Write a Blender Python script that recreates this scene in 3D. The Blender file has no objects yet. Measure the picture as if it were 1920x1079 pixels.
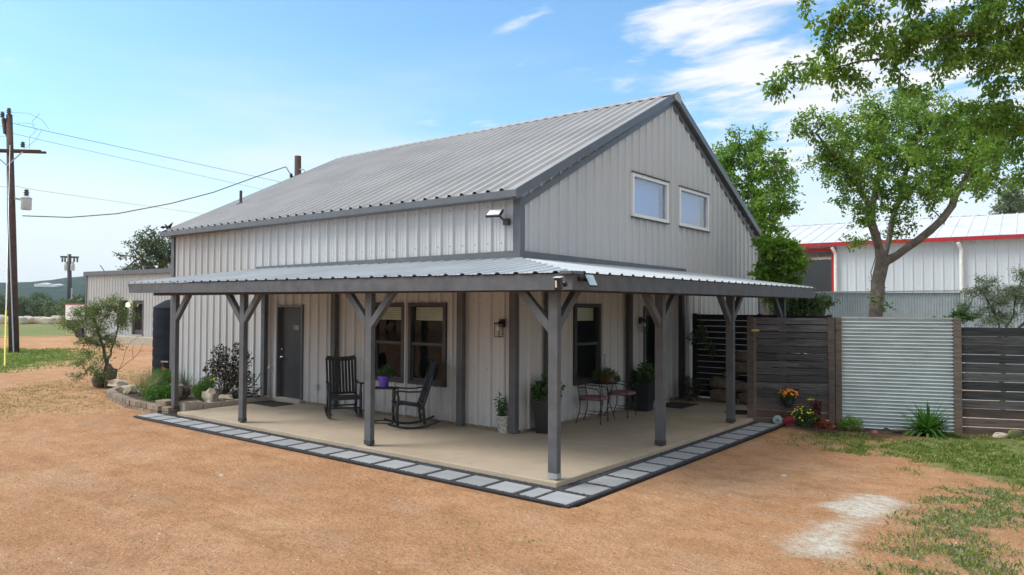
import bpy, math, random
import numpy as np
from mathutils import Vector, Matrix, noise as mnoise
R = math.radians
rng = np.random.default_rng(7)
random.seed(7)
scene = bpy.context.scene
COL = scene.collection
# ------------------------------------------------------------------ camera
CAM = np.array([7.6103, -9.8437, 2.1587]); FPX = 1369.875
_y, _p, _r = .6684, .0252, .0042
FW = np.array([-math.sin(_y)*math.cos(_p), math.cos(_y)*math.cos(_p), math.sin(_p)])
_rt = np.array([math.cos(_y), math.sin(_y), 0]); _up = np.cross(_rt, FW)
RT = math.cos(_r)*_rt + math.sin(_r)*_up
UP = -math.sin(_r)*_rt + math.cos(_r)*_up
cd = bpy.data.cameras.new('camera'); cam = bpy.data.objects.new('camera', cd); COL.objects.link(cam)
m = Matrix.Identity(4)
for i in range(3):
    m[i][0] = RT[i]; m[i][1] = UP[i]; m[i][2] = -FW[i]; m[i][3] = CAM[i]
cam.matrix_world = m
cd.sensor_width = 36; cd.lens = 36*FPX/1920; cd.clip_end = 9000; cd.clip_start = .05
scene.camera = cam
def W(px, py, d):                      # photograph pixel + depth -> a place in the world
    return CAM + (FW + RT*(px-960)/FPX + UP*(539.5-py)/FPX)*d
def Wz(px, py, z):
    r = FW + RT*(px-960)/FPX + UP*(539.5-py)/FPX
    return CAM + r*((z-CAM[2])/r[2])
# ------------------------------------------------------------------ world and sun
SUN_EL, SUN_AZ = 48, 230      # azimuth measured clockwise from +Y
world = bpy.data.worlds.new('World'); scene.world = world; world.use_nodes = True
def build_world():
    nt = world.node_tree; N = nt.nodes; L = nt.links; N.clear()
    out = N.new('ShaderNodeOutputWorld'); bg = N.new('ShaderNodeBackground')
    sky = N.new('ShaderNodeTexSky'); sky.sky_type = 'NISHITA'; sky.sun_disc = False
    sky.sun_elevation = R(SUN_EL); sky.sun_rotation = R(SUN_AZ); sky.air_density = 1.0; sky.dust_density = 1.2; sky.ozone_density = 1.2
    tc = N.new('ShaderNodeTexCoord'); sep = N.new('ShaderNodeSeparateXYZ'); L.new(tc.outputs['Generated'], sep.inputs[0])
    def math_(op, a, b=None, c=None, clamp=False):
        n = N.new('ShaderNodeMath'); n.operation = op; n.use_clamp = clamp
        for i, v in enumerate((a, b, c)):
            if v is None: continue
            if isinstance(v, (int, float)): n.inputs[i].default_value = v
            else: L.new(v, n.inputs[i])
        return n.outputs[0]
    sc_ = N.new('ShaderNodeMixRGB'); sc_.blend_type = 'MULTIPLY'; sc_.inputs[0].default_value = 1
    L.new(sky.outputs[0], sc_.inputs[1]); sc_.inputs[2].default_value = (SKYG[0], SKYG[1], SKYG[2], 1)
    # thin veil of cloud whitening the lower sky
    z = math_('MAXIMUM', sep.outputs[2], 0.0)
    zz = math_('ADD', z, .12)
    u = math_('DIVIDE', sep.outputs[0], zz); v = math_('DIVIDE', sep.outputs[1], zz)
    cmb = N.new('ShaderNodeCombineXYZ'); L.new(u, cmb.inputs[0]); L.new(v, cmb.inputs[1])
    mp = N.new('ShaderNodeMapping'); L.new(cmb.outputs[0], mp.inputs[0])
    mp.inputs['Rotation'].default_value = (0, 0, R(-62)); mp.inputs['Scale'].default_value = (.8, 1.5, 1)
    nz = N.new('ShaderNodeTexNoise'); nz.inputs['Scale'].default_value = 3.6; nz.inputs['Detail'].default_value = 9; nz.inputs['Roughness'].default_value = .58
    nz.inputs['Distortion'].default_value = .35
    L.new(mp.outputs[0], nz.inputs['Vector'])
    # clouds gather towards the north-east (right of the house) and thin out overhead
    side = math_('ADD', math_('MULTIPLY', sep.outputs[0], float(RT[0])), math_('MULTIPLY', sep.outputs[1], float(RT[1])))
    b = math_('ADD', nz.outputs[0], math_('MULTIPLY', side, .05))
    b = math_('SUBTRACT', b, .085)
    for (px, py, rad, amt) in ((1290, 80, .09, .19), (1420, 60, .06, .12), (1480, 170, .14, .16), (1680, 110, .16, .15), (1860, 150, .2, .13), (1040, 60, .1, .07)):
        dv = FW+RT*(px-960)/FPX+UP*(539.5-py)/FPX; dv = dv/np.linalg.norm(dv)
        vm = N.new('ShaderNodeVectorMath'); vm.operation = 'DISTANCE'; L.new(tc.outputs['Generated'], vm.inputs[0]); vm.inputs[1].default_value = tuple(dv)
        mr = N.new('ShaderNodeMapRange'); mr.interpolation_type = 'SMOOTHSTEP'; L.new(vm.outputs['Value'], mr.inputs[0]); mr.inputs[1].default_value = 0; mr.inputs[2].default_value = rad*1.5; mr.inputs[3].default_value = amt; mr.inputs[4].default_value = 0
        b = math_('ADD', b, mr.outputs[0])
    b = math_('SUBTRACT', b, math_('MULTIPLY', z, .10))
    # unseen white cloud added overhead and behind the viewer for neutral light on walls
    fwd = math_('ADD', math_('MULTIPLY', sep.outputs[0], float(FW[0])), math_('MULTIPLY', sep.outputs[1], float(FW[1])))
    bk = N.new('ShaderNodeMapRange'); bk.interpolation_type = 'SMOOTHSTEP'; L.new(fwd, bk.inputs[0]); bk.inputs[1].default_value = .0; bk.inputs[2].default_value = -.5; bk.inputs[3].default_value = 0; bk.inputs[4].default_value = .40
    ov = N.new('ShaderNodeMapRange'); ov.interpolation_type = 'SMOOTHSTEP'; L.new(z, ov.inputs[0]); ov.inputs[1].default_value = .45; ov.inputs[2].default_value = .8; ov.inputs[3].default_value = 0; ov.inputs[4].default_value = .3
    b = math_('ADD', b, bk.outputs[0]); b = math_('ADD', b, ov.outputs[0])
    cr = N.new('ShaderNodeMapRange'); cr.interpolation_type = 'SMOOTHSTEP'; L.new(b, cr.inputs[0])
    cr.inputs[1].default_value = .50; cr.inputs[2].default_value = .74; cr.inputs[3].default_value = 0; cr.inputs[4].default_value = .92
    mx = N.new('ShaderNodeMixRGB'); L.new(cr.outputs[0], mx.inputs[0]); L.new(sc_.outputs[0], mx.inputs[1]); mx.inputs[2].default_value = CLOUD
    # horizon veil with its own soft streaks
    mp2 = N.new('ShaderNodeMapping'); L.new(tc.outputs['Generated'], mp2.inputs[0]); mp2.inputs['Scale'].default_value = (1.6, 1.6, 9)
    n2 = N.new('ShaderNodeTexNoise'); n2.inputs['Scale'].default_value = 1.6; n2.inputs['Detail'].default_value = 5; L.new(mp2.outputs[0], n2.inputs['Vector'])
    hz = N.new('ShaderNodeMapRange'); hz.interpolation_type = 'SMOOTHERSTEP'
    L.new(math_('ADD', z, math_('MULTIPLY', math_('SUBTRACT', n2.outputs[0], .5), -.30)), hz.inputs[0])
    hz.inputs[1].default_value = .0; hz.inputs[2].default_value = .36; hz.inputs[3].default_value = .95; hz.inputs[4].default_value = 0
    m3 = N.new('ShaderNodeMixRGB'); L.new(hz.outputs[0], m3.inputs[0]); L.new(mx.outputs[0], m3.inputs[1]); m3.inputs[2].default_value = VEIL
    L.new(m3.outputs[0], bg.inputs[0]); bg.inputs[1].default_value = .104
    L.new(bg.outputs[0], out.inputs[0])
SKYG = (1.35, 1.85, 2.0)
CLOUD = (8.3, 8.3, 8.3, 1)
VEIL = (7.4, 7.95, 8.4, 1)
build_world()
sd = bpy.data.lights.new('sun', 'SUN'); sd.energy = 2.4; sd.angle = R(24); sd.color = (1, .95, .88)
sun = bpy.data.objects.new('sun', sd); COL.objects.link(sun); sun.location = (0, 0, 30)
_d = Vector((math.sin(R(SUN_AZ))*math.cos(R(SUN_EL)), math.cos(R(SUN_AZ))*math.cos(R(SUN_EL)), math.sin(R(SUN_EL))))
sun.rotation_euler = (-_d).to_track_quat('-Z', 'Y').to_euler()
vs = scene.view_settings; vs.view_transform = 'Standard'; vs.look = 'None'; vs.gamma = 1; vs.use_curve_mapping = False
vs.exposure = .30
scene.cycles.max_bounces = 8; scene.cycles.transparent_max_bounces = 12

# ------------------------------------------------------------------ materials
MATS = {}
class NT:
    def __init__(s, name):
        s.m = bpy.data.materials.new(name); s.m.use_nodes = True; s.t = s.m.node_tree; s.N = s.t.nodes; s.L = s.t.links
        s.b = s.N['Principled BSDF']; s.out = s.N['Material Output']
    def new(s, t, **kw):
        n = s.N.new(t)
        for k, v in kw.items():
            if hasattr(n, k) and k not in ('Scale',): setattr(n, k, v)
        return n
    def coord(s, kind='Object', scale=(1, 1, 1)):
        tc = s.N.new('ShaderNodeTexCoord'); mp = s.N.new('ShaderNodeMapping'); s.L.new(tc.outputs[kind], mp.inputs[0]); mp.inputs['Scale'].default_value = scale
        return mp.outputs[0]
    def pos(s, scale=(1, 1, 1)):
        g = s.N.new('ShaderNodeNewGeometry'); mp = s.N.new('ShaderNodeMapping'); s.L.new(g.outputs['Position'], mp.inputs[0]); mp.inputs['Scale'].default_value = scale
        return mp.outputs[0]
    def noise(s, vec, scale, detail=4, rough=.55):
        n = s.N.new('ShaderNodeTexNoise'); n.inputs['Scale'].default_value = scale; n.inputs['Detail'].default_value = detail; n.inputs['Roughness'].default_value = rough
        s.L.new(vec, n.inputs['Vector']); return n.outputs[0]
    def ramp(s, fac, stops):
        n = s.N.new('ShaderNodeValToRGB'); s.L.new(fac, n.inputs[0]); e = n.color_ramp.elements
        while len(e) < len(stops): e.new(.5)
        for k, (p, c) in enumerate(stops):
            e[k].position = p; e[k].color = (*c, 1) if len(c) == 3 else c
        return n.outputs[0]
    def mix(s, fac, a, b, mode='MIX'):
        n = s.N.new('ShaderNodeMixRGB'); n.blend_type = mode
        for i, v in enumerate((fac, a, b)):
            if isinstance(v, (int, float)): n.inputs[i].default_value = v
            elif isinstance(v, tuple): n.inputs[i].default_value = (*v, 1) if len(v) == 3 else v
            else: s.L.new(v, n.inputs[i])
        return n.outputs[0]
    def mrange(s, v, a, b, c=0, d=1, smooth=True):
        n = s.N.new('ShaderNodeMapRange'); s.L.new(v, n.inputs[0])
        if smooth: n.interpolation_type = 'SMOOTHSTEP'
        for i, x in enumerate((a, b, c, d)): n.inputs[i+1].default_value = x
        return n.outputs[0]
    def math(s, op, a, b):
        n = s.N.new('ShaderNodeMath'); n.operation = op
        for i, v in enumerate((a, b)):
            if isinstance(v, (int, float)): n.inputs[i].default_value = v
            else: s.L.new(v, n.inputs[i])
        return n.outputs[0]
    def attr(s, name):
        n = s.N.new('ShaderNodeAttribute'); n.attribute_name = name; return n.outputs['Fac']
    def bump(s, h, dist=.01, strength=1):
        n = s.N.new('ShaderNodeBump'); n.inputs['Distance'].default_value = dist; n.inputs['Strength'].default_value = strength; s.L.new(h, n.inputs['Height']); s.L.new(n.outputs[0], s.b.inputs['Normal']); return n
    def color(s, c): s.L.new(c, s.b.inputs['Base Color'])
def simple(name, c, rough=.6, metal=0, var=.12, vs_=6, bump=0, bscale=40, spec=.5, tint=0):
    t = NT(name); p = t.coord('Object')
    n = t.noise(p, vs_, 5)
    a = tuple(x*(1-var) for x in c); b = tuple(min(1, x*(1+var)) for x in c)
    col = t.ramp(n, [(.3, a), (.7, b)])
    if tint:
        ti = t.attr('tint'); col = t.mix(1.0, col, t.ramp(ti, [(0, (1-tint,)*3), (1, (1, 1, 1))]), 'MULTIPLY')
    t.color(col); t.b.inputs['Roughness'].default_value = rough; t.b.inputs['Metallic'].default_value = metal
    t.b.inputs['Specular IOR Level'].default_value = spec
    if bump: t.bump(t.noise(p, bscale, 4), bump)
    MATS[name] = t.m; return t.m
def M(n): return MATS[n]
def wall_paint(name, c, dirt=.15):
    t = NT(name); p = t.pos()
    big = t.noise(t.pos((.35, .35, .18)), 1.3, 5); fine = t.noise(p, 55, 3); streak = t.noise(t.pos((9, 9, .35)), 1.0, 4)
    col = t.mix(t.mrange(big, .3, .7, 0, 1), tuple(x*(1-dirt*.5) for x in c), tuple(x*(1+dirt*.35) for x in c))
    col = t.mix(t.mrange(streak, .45, .75, 0, .2), col, tuple(x*.8 for x in (c[0], c[1]*.99, c[2]*.96)))
    col = t.mix(t.mrange(fine, .3, .7, 0, .12), col, tuple(x*.7 for x in c))
    g = t.new('ShaderNodeNewGeometry'); sp = t.new('ShaderNodeSeparateXYZ'); t.L.new(g.outputs['Position'], sp.inputs[0])
    low = t.mrange(sp.outputs[2], 0.0, .35, 1, 0)    # splashed dust near the slab
    col = t.mix(t.math('MULTIPLY', low, t.mrange(t.noise(p, 7, 4), .4, .7, 0, .5)), col, (.36, .25, .15))
    t.color(col); t.b.inputs['Roughness'].default_value = .42
    t.bump(t.noise(t.pos((1, 1, .6)), 2.2, 3), .006, .5)
    MATS[name] = t.m
wall_paint('wall_paint', (.535, .548, .565)); wall_paint('shed_paint', (.47, .485, .495)); wall_paint('barn_paint', (.52, .57, .61), .08)
simple('trim', (.115, .123, .137), .4, 0, .12, 3)
simple('trim_dark', (.045, .045, .050), .5, 0, .15, 4)
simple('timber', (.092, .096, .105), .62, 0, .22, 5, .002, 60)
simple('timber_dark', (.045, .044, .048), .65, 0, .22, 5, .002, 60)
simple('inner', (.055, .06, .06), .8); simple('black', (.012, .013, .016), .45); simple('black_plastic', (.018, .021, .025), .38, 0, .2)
simple('iron', (.03, .022, .02), .5, .3); simple('white', (.8, .8, .8), .4, 0, .04); simple('chrome', (.75, .75, .75), .2, 1)
simple('chair_paint', (.012, .016, .021), .42, 0, .2)
simple('red', (.36, .012, .018), .7); simple('pipe_white', (.72, .72, .70), .5, 0, .1)
simple('blind', (.75, .80, .66), .8, 0, .1, 3, 0); simple('shade', (.30, .45, 1.0), .8, 0, .05, 1)  # shade blue stands in for sky reflected in the gable panes
simple('purple', (.16, .07, .55), .45, 0, .08); simple('pink_cushion', (.26, .13, .14), .85, 0, .3, 18)
simple('tank_plastic', (.010, .013, .021), .75, 0, .25, 2, .004, 3, spec=.12)
simple('mat', (.035, .032, .032), .95, 0, .35, 60, .004, 200); simple('black_gravel', (.075, .078, .088), .75, 0, .5, 30, tint=.7)
simple('edging', (.012, .011, .013), .5); simple('hose', (.01, .05, .045), .35)
simple('limestone', (.46, .40, .31), .9, 0, .3, 4, .02, 9); simple('rock_tan', (.22, .175, .13), .9, 0, .35, 7, .02, 12)
simple('block_tan', (.30, .235, .175), .92, 0, .28, 8, .008, 30, tint=.4); simple('concrete', (.42, .38, .32), .85, 0, .12, 3, .004, 80)
simple('mulch', (.075, .045, .028), .95, 0, .5, 25, .03, 40); simple('bark', (.105, .085, .068), .9, 0, .4, 12, .02, 22)
simple('bark_grey', (.15, .13, .11), .9, 0, .35, 9, .02, 16); simple('pole_wood', (.075, .042, .031), .85, 0, .35, 5, .01, 20)
simple('wire', (.03, .03, .035), .5); simple('galv_sheet', (.34, .40, .43), .5, .3, .1, 4); simple('galv', (.42, .46, .48), .45, .5, .12, 6); simple('yellow', (.75, .62, .05), .5)
simple('porcelain', (.09, .10, .11), .35); simple('transformer', (.5, .52, .53), .45, 0, .1, 8)
simple('white_stone', (.56, .50, .42), .9, 0, .22, 1.5, .05, 3); simple('paver', (.37, .375, .38), .85, 0, .07, 5, .002, 120, tint=.22)
simple('snail', (.36, .5, .5), .55, 0, .2, 20); simple('orange_flower', (.85, .25, .01), .6, 0, .3, 30); simple('yellow_flower', (.85, .7, .02), .6, 0, .2, 30)
simple('pink_flower', (.55, .08, .12), .6, 0, .4, 30); simple('pale_pink', (.8, .32, .3), .6, 0, .2, 30); simple('maroon_leaf', (.10, .02, .022), .6, 0, .4, 12); simple('copper_leaf', (.30, .075, .03), .6, 0, .4, 15)
simple('wood_end', (.5, .3, .12), .7); simple('terracotta', (.3, .07, .03), .7)
simple('silver_pot', (.80, .83, .85), .28, .6, .5, 22); simple('camera_black', (.02, .02, .022), .3); simple('solar', (.30, .40, .45), .12, .2)
def slab_mat():
    t = NT('slab'); p = t.pos()
    col = t.ramp(t.noise(p, 1.1, 6), [(.3, (.41, .325, .235)), (.7, (.51, .415, .31))])
    col = t.mix(t.mrange(t.noise(p, 90, 3), .35, .75, 0, .35), col, (.22, .18, .13))
    col = t.mix(t.mrange(t.noise(t.pos((1, 1, 1)), 2.3, 8, .68), .50, .70, 0, .38), col, (.27, .21, .155))
    t.color(col); t.b.inputs['Roughness'].default_value = .8; t.bump(t.noise(p, 140, 3), .003); MATS['slab'] = t.m
slab_mat()
def roof_mat(name, c, rough, metal, streak=.3):
    t = NT(name)
    col = t.mix(t.mrange(t.noise(t.pos((.5, .5, .5)), 1.6, 5), .3, .7, 0, 1), tuple(x*.88 for x in c), tuple(min(1, x*1.06) for x in c))
    col = t.mix(t.mrange(t.noise(t.pos((7, .5, .5)), 1, 5), .5, .75, 0, streak), col, tuple(x*.7 for x in c))
    t.color(col); t.b.inputs['Roughness'].default_value = rough; t.b.inputs['Metallic'].default_value = metal; MATS[name] = t.m
roof_mat('roof_main', (.415, .41, .405), .5, .0); roof_mat('roof_porch', (.46, .495, .52), .55, .05, .4); roof_mat('barn_roof', (.74, .74, .75), .45, .1, .15)
def wood_mat(name, a, b, low=True):
    t = NT(name); ti = t.attr('tint')
    sh = t.new('ShaderNodeCombineXYZ'); t.L.new(t.math('MULTIPLY', ti, 37.0), sh.inputs[0]); t.L.new(t.math('MULTIPLY', ti, 11.0), sh.inputs[2])
    va = t.new('ShaderNodeVectorMath'); va.operation = 'ADD'; t.L.new(t.coord('Object', (1.6, 8, 26)), va.inputs[0]); t.L.new(sh.outputs[0], va.inputs[1])
    g = t.noise(va.outputs[0], 1.3, 8, .66)
    col = t.ramp(g, [(.32, a), (.52, tuple((x+y)/2 for x, y in zip(a, b))), (.72, b)])
    col = t.mix(1.0, col, t.ramp(ti, [(0, (.42, .43, .47)), (1, (1.75, 1.65, 1.6))]), 'MULTIPLY')
    k = t.noise(t.coord('Object', (3, 3, 9)), 2.2, 2); col = t.mix(t.mrange(k, .66, .72, 0, .8), col, (.02, .018, .016))
    if low:   # dusty reddish lowest boards, where rain throws up the soil
        sp = t.new('ShaderNodeSeparateXYZ'); t.L.new(t.coord('Object'), sp.inputs[0])
        col = t.mix(t.math('MULTIPLY', t.mrange(sp.outputs[2], .15, .65, .55, 0), t.mrange(g, .3, .6, .4, 1)), col, (.21, .135, .10))
    t.color(col); t.b.inputs['Roughness'].default_value = .88; t.bump(g, .006); MATS[name] = t.m
wood_mat('board', (.018, .019, .022), (.10, .105, .115)); wood_mat('post_wood', (.05, .044, .042), (.145, .125, .11)); wood_mat('dark_board', (.006, .006, .007), (.018, .017, .017), False)
def corr_mat():
    t = NT('corrugated'); p = t.coord('Object')
    col = t.ramp(t.noise(t.coord('Object', (.6, 1, 3)), 3, 5), [(.3, (.50, .57, .60)), (.7, (.64, .71, .74))])
    t.color(col); t.b.inputs['Metallic'].default_value = .35; t.b.inputs['Roughness'].default_value = .4; MATS['corrugated'] = t.m
corr_mat()
def glass_mat(name, tint, refl, trans=True):
    t = NT(name); t.N.remove(t.b)
    gl = t.N.new('ShaderNodeBsdfGlossy'); gl.inputs['Roughness'].default_value = .015; gl.inputs[0].default_value = (1, 1, 1, 1)
    tr = t.N.new('ShaderNodeBsdfTransparent'); tr.inputs[0].default_value = (*tint, 1)
    fr = t.N.new('ShaderNodeFresnel'); fr.inputs[0].default_value = 1.5
    f = t.math('MAXIMUM', t.math('ADD', t.math('MULTIPLY', fr.outputs[0], .6), refl), 0.0)
    bp = t.N.new('ShaderNodeBump'); bp.inputs['Distance'].default_value = .004; t.L.new(t.noise(t.pos(), 2.2, 2), bp.inputs['Height']); t.L.new(bp.outputs[0], gl.inputs['Normal'])
    mx = t.N.new('ShaderNodeMixShader'); t.L.new(f, mx.inputs[0]); t.L.new(tr.outputs[0], mx.inputs[1]); t.L.new(gl.outputs[0], mx.inputs[2]); t.L.new(mx.outputs[0], t.out.inputs[0]); MATS[name] = t.m
glass_mat('glass', (.85, .88, .88), -.01); glass_mat('glass_sky', (.88, .9, .95), .2)
def leaf_mat(name, dark, mid, light, trans=.35, rough=.5):
    t = NT(name); ti = t.attr('tint')
    big = t.noise(t.pos(), .9, 3)
    f = t.math('ADD', t.math('MULTIPLY', ti, .65), t.math('MULTIPLY', big, .38))
    col = t.ramp(f, [(.15, dark), (.5, mid), (.88, light)])
    t.color(col); t.b.inputs['Roughness'].default_value = rough; t.b.inputs['Specular IOR Level'].default_value = .35
    tr = t.N.new('ShaderNodeBsdfTranslucent'); t.L.new(t.mix(1.0, col, (1.25, 1.3, .6), 'MULTIPLY'), tr.inputs[0])
    mx = t.N.new('ShaderNodeMixShader'); mx.inputs[0].default_value = trans; t.L.new(t.b.outputs[0], mx.inputs[1]); t.L.new(tr.outputs[0], mx.inputs[2]); t.L.new(mx.outputs[0], t.out.inputs[0])
    MATS[name] = t.m
leaf_mat('leaf_elm', (.075, .15, .02), (.16, .30, .04), (.36, .50, .09)); leaf_mat('leaf_oak', (0.039, 0.072, 0.026), (0.072, 0.124, 0.039), (0.143, 0.195, 0.065), .2)
leaf_mat('leaf_bright', (0.065, 0.145, 0.017), (0.145, 0.29, 0.029), (0.319, 0.493, 0.058)); leaf_mat('leaf_grey', (0.084, 0.119, 0.07), (0.14, 0.196, 0.112), (0.266, 0.336, 0.196), .25)
leaf_mat('leaf_mesquite', (.09, .14, .055), (.17, .25, .09), (.30, .37, .16), .25); leaf_mat('leaf_far', (.055, .10, .045), (.10, .155, .065), (.16, .22, .10), .1)
leaf_mat('leaf_herb', (.035, .10, .015), (.06, .17, .025), (.12, .27, .04)); leaf_mat('leaf_rose', (.02, .03, .014), (.04, .05, .02), (.09, .05, .035), .15)
leaf_mat('leaf_pot', (0.03, 0.072, 0.022), (0.054, 0.12, 0.036), (0.108, 0.204, 0.06), .25); leaf_mat('leaf_pale', (.12, .15, .06), (.20, .23, .10), (.33, .33, .17), .3)
leaf_mat('leaf_blue', (.06, .09, .075), (.10, .14, .12), (.17, .22, .18), .15); leaf_mat('grass', (.10, .16, .03), (.20, .28, .06), (.38, .42, .16), .3)
leaf_mat('grass_dry', (.24, .20, .10), (.42, .34, .19), (.55, .46, .28), .3); leaf_mat('grass_grey', (.18, .20, .13), (.30, .32, .23), (.44, .45, .34), .2)

# ------------------------------------------------------------------ mesh helpers
class MB:
    def __init__(s): s.v = []; s.f = []; s.t = []; s.n = 0
    def add(s, vs_, fs, tint=.5):
        b = s.n; s.v.extend([tuple(map(float, p)) for p in vs_]); s.n += len(vs_)
        for f in fs: s.f.append(tuple(b+i for i in f)); s.t.append(tint)
    def box(s, c, size, rz=0, tint=.5, Rm=None):
        c = Vector(c); h = Vector(size)/2; Rm = Rm or Matrix.Rotation(rz, 3, 'Z')
        P = [c + Rm @ Vector((x*h.x, y*h.y, z*h.z)) for x in (-1, 1) for y in (-1, 1) for z in (-1, 1)]
        s.add(P, [(0, 1, 3, 2), (4, 6, 7, 5), (0, 4, 5, 1), (2, 3, 7, 6), (0, 2, 6, 4), (1, 5, 7, 3)], tint)
    def bx(s, x0, x1, y0, y1, z0, z1, tint=.5): s.box(((x0+x1)/2, (y0+y1)/2, (z0+z1)/2), (abs(x1-x0), abs(y1-y0), abs(z1-z0)), 0, tint)
    def beam(s, p, q, w, h, up=(0, 0, 1), tint=.5):
        p = Vector(p); q = Vector(q); d = q-p; L = d.length; x = d.normalized(); u = Vector(up)
        y = u.cross(x)
        if y.length < 1e-4: y = Vector((1, 0, 0)).cross(x)
        y.normalize(); z = x.cross(y); s.box((p+q)/2, (L, w, h), 0, tint, Matrix((x, y, z)).transposed())
    def tube(s, pts, r, n=8, cap=True, tint=.5):
        pts = [Vector(p) for p in pts]; k = len(pts); rr = r if hasattr(r, '__len__') else [r]*k
        V = []; prev = None
        for i, p in enumerate(pts):
            d = (pts[min(i+1, k-1)]-pts[max(i-1, 0)]).normalized()
            if prev is None: a = d.orthogonal().normalized()
            else: a = (prev - d*prev.dot(d)); a = a.normalized() if a.length > 1e-5 else d.orthogonal().normalized()
            prev = a; b = d.cross(a)
            for j in range(n):
                t = 2*math.pi*j/n; V.append(p + (a*math.cos(t)+b*math.sin(t))*rr[i])
        F = [(i*n+j, i*n+(j+1) % n, (i+1)*n+(j+1) % n, (i+1)*n+j) for i in range(k-1) for j in range(n)]
        if cap: F += [tuple(range(n-1, -1, -1)), tuple((k-1)*n+j for j in range(n))]
        s.add(V, F, tint)
    def lathe(s, prof, c=(0, 0, 0), n=24, tint=.5, sq=0):
        V = []
        for r, z in prof:
            for j in range(n):
                t = 2*math.pi*j/n + (math.pi/4 if n == 4 else 0); V.append((c[0]+r*math.cos(t), c[1]+r*math.sin(t), c[2]+z))
        k = len(prof)
        F = [(i*n+j, i*n+(j+1) % n, (i+1)*n+(j+1) % n, (i+1)*n+j) for i in range(k-1) for j in range(n)]
        F += [tuple(range(n-1, -1, -1)), tuple((k-1)*n+j for j in range(n))]
        s.add(V, F, tint)
    def prism(s, pts, d, tint=.5):      # planar polygon pts extruded by vector d
        pts = [Vector(p) for p in pts]; d = Vector(d); n = len(pts)
        s.add(pts+[p+d for p in pts], [tuple(range(n-1, -1, -1)), tuple(range(n, 2*n))]+[(i, (i+1) % n, n+(i+1) % n, n+i) for i in range(n)], tint)
    def rock(s, c, size, seed=0, rz=0, rough=.28, tint=.5, sub=2):
        import bmesh
        bm = bmesh.new(); bmesh.ops.create_icosphere(bm, subdivisions=sub, radius=1)
        Rm = Matrix.Rotation(rz, 3, 'Z'); P = []
        for v in bm.verts:
            q = v.co.copy(); q = Vector([math.copysign(abs(a)**.72, a) for a in q])
            q = Vector([math.copysign(abs(a)**.8, a) for a in q]) if sub == 3 and rough > .06 else q; q *= 1 + rough*mnoise.noise(v.co*1.3+Vector((seed*3.7, seed*1.3, 0)))*1.6
            P.append(Vector(c)+Rm @ Vector((q.x*size[0]/2, q.y*size[1]/2, q.z*size[2]/2)))
        s.add(P, [tuple(v.index for v in f.verts) for f in bm.faces], tint); bm.free()
    def build(s, name, mat, parent=None, smooth=False, loc=None, bevel=0):
        me = bpy.data.meshes.new(name); V = np.array(s.v, dtype=float)
        o = bpy.data.objects.new(name, me)
        off = np.array(worldloc(parent)) if parent is not None and not parent.get('_local') else np.zeros(3)
        if parent is None and loc is not None: off = np.array(loc, float); o.location = loc
        me.from_pydata([tuple(p) for p in V-off], [], s.f); me.materials.append(M(mat) if isinstance(mat, str) else mat)
        a = me.attributes.new('tint', 'FLOAT', 'FACE'); a.data.foreach_set('value', np.array(s.t, dtype=np.float32))
        if smooth:
            me.shade_smooth() if smooth is True else me.shade_smooth()
            if smooth != True: me.set_sharp_from_angle(angle=R(smooth))
        COL.objects.link(o); o.parent = parent
        if parent is not None: WL[o.name] = tuple(off); 
        else: WL[o.name] = tuple(off)
        if parent is not None and parent.get('_local'): o['_local'] = 1
        if bevel:
            b = o.modifiers.new('bevel', 'BEVEL'); b.width = bevel; b.segments = 2; b.limit_method = 'ANGLE'
        return o
WL = {}
def worldloc(o): return WL.get(o.name, (0, 0, 0))
def tag(o, label=None, cat=None, group=None, kind=None):
    if label: o['label'] = label
    if cat: o['category'] = cat
    if group: o['group'] = group
    if kind: o['kind'] = kind
    return o
def thing(name, label, cat, loc=(0, 0, 0), rz=0, group=None, local=False):
    o = bpy.data.objects.new(name, None); COL.objects.link(o); o.location = loc; o.rotation_euler = (0, 0, rz); o.empty_display_size = .2
    if local: o['_local'] = 1
    else: WL[o.name] = tuple(map(float, loc))
    return tag(o, label, cat, group)
def copytree(o, parent=None):
    c = o.copy(); COL.objects.link(c); c.parent = parent
    for ch in list(o.children): copytree(ch, c)
    return c
def np_mesh(name, V, F4, tint, mat, parent=None, loc=None, smooth=False):
    """V (n,3), F4 (m,k) equal-sided faces, tint per face"""
    off = np.array(worldloc(parent)) if parent is not None and not parent.get('_local') else (np.array(loc, float) if loc is not None else np.zeros(3))
    me = bpy.data.meshes.new(name); V = np.asarray(V, dtype=np.float32)-off.astype(np.float32); F4 = np.asarray(F4, dtype=np.int32); k = F4.shape[1]
    me.vertices.add(len(V)); me.vertices.foreach_set('co', V.ravel())
    me.loops.add(F4.size); me.loops.foreach_set('vertex_index', F4.ravel())
    me.polygons.add(len(F4)); me.polygons.foreach_set('loop_start', np.arange(0, F4.size, k, dtype=np.int32)); me.polygons.foreach_set('loop_total', np.full(len(F4), k, dtype=np.int32))
    me.update(calc_edges=True)
    a = me.attributes.new('tint', 'FLOAT', 'FACE'); a.data.foreach_set('value', np.asarray(tint, dtype=np.float32))
    me.materials.append(M(mat)); 
    if smooth: me.shade_smooth()
    o = bpy.data.objects.new(name, me); COL.objects.link(o); o.parent = parent
    if parent is None and loc is not None: o.location = loc
    WL[o.name] = tuple(off)
    if parent is not None and parent.get('_local'): o['_local'] = 1
    return o
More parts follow.
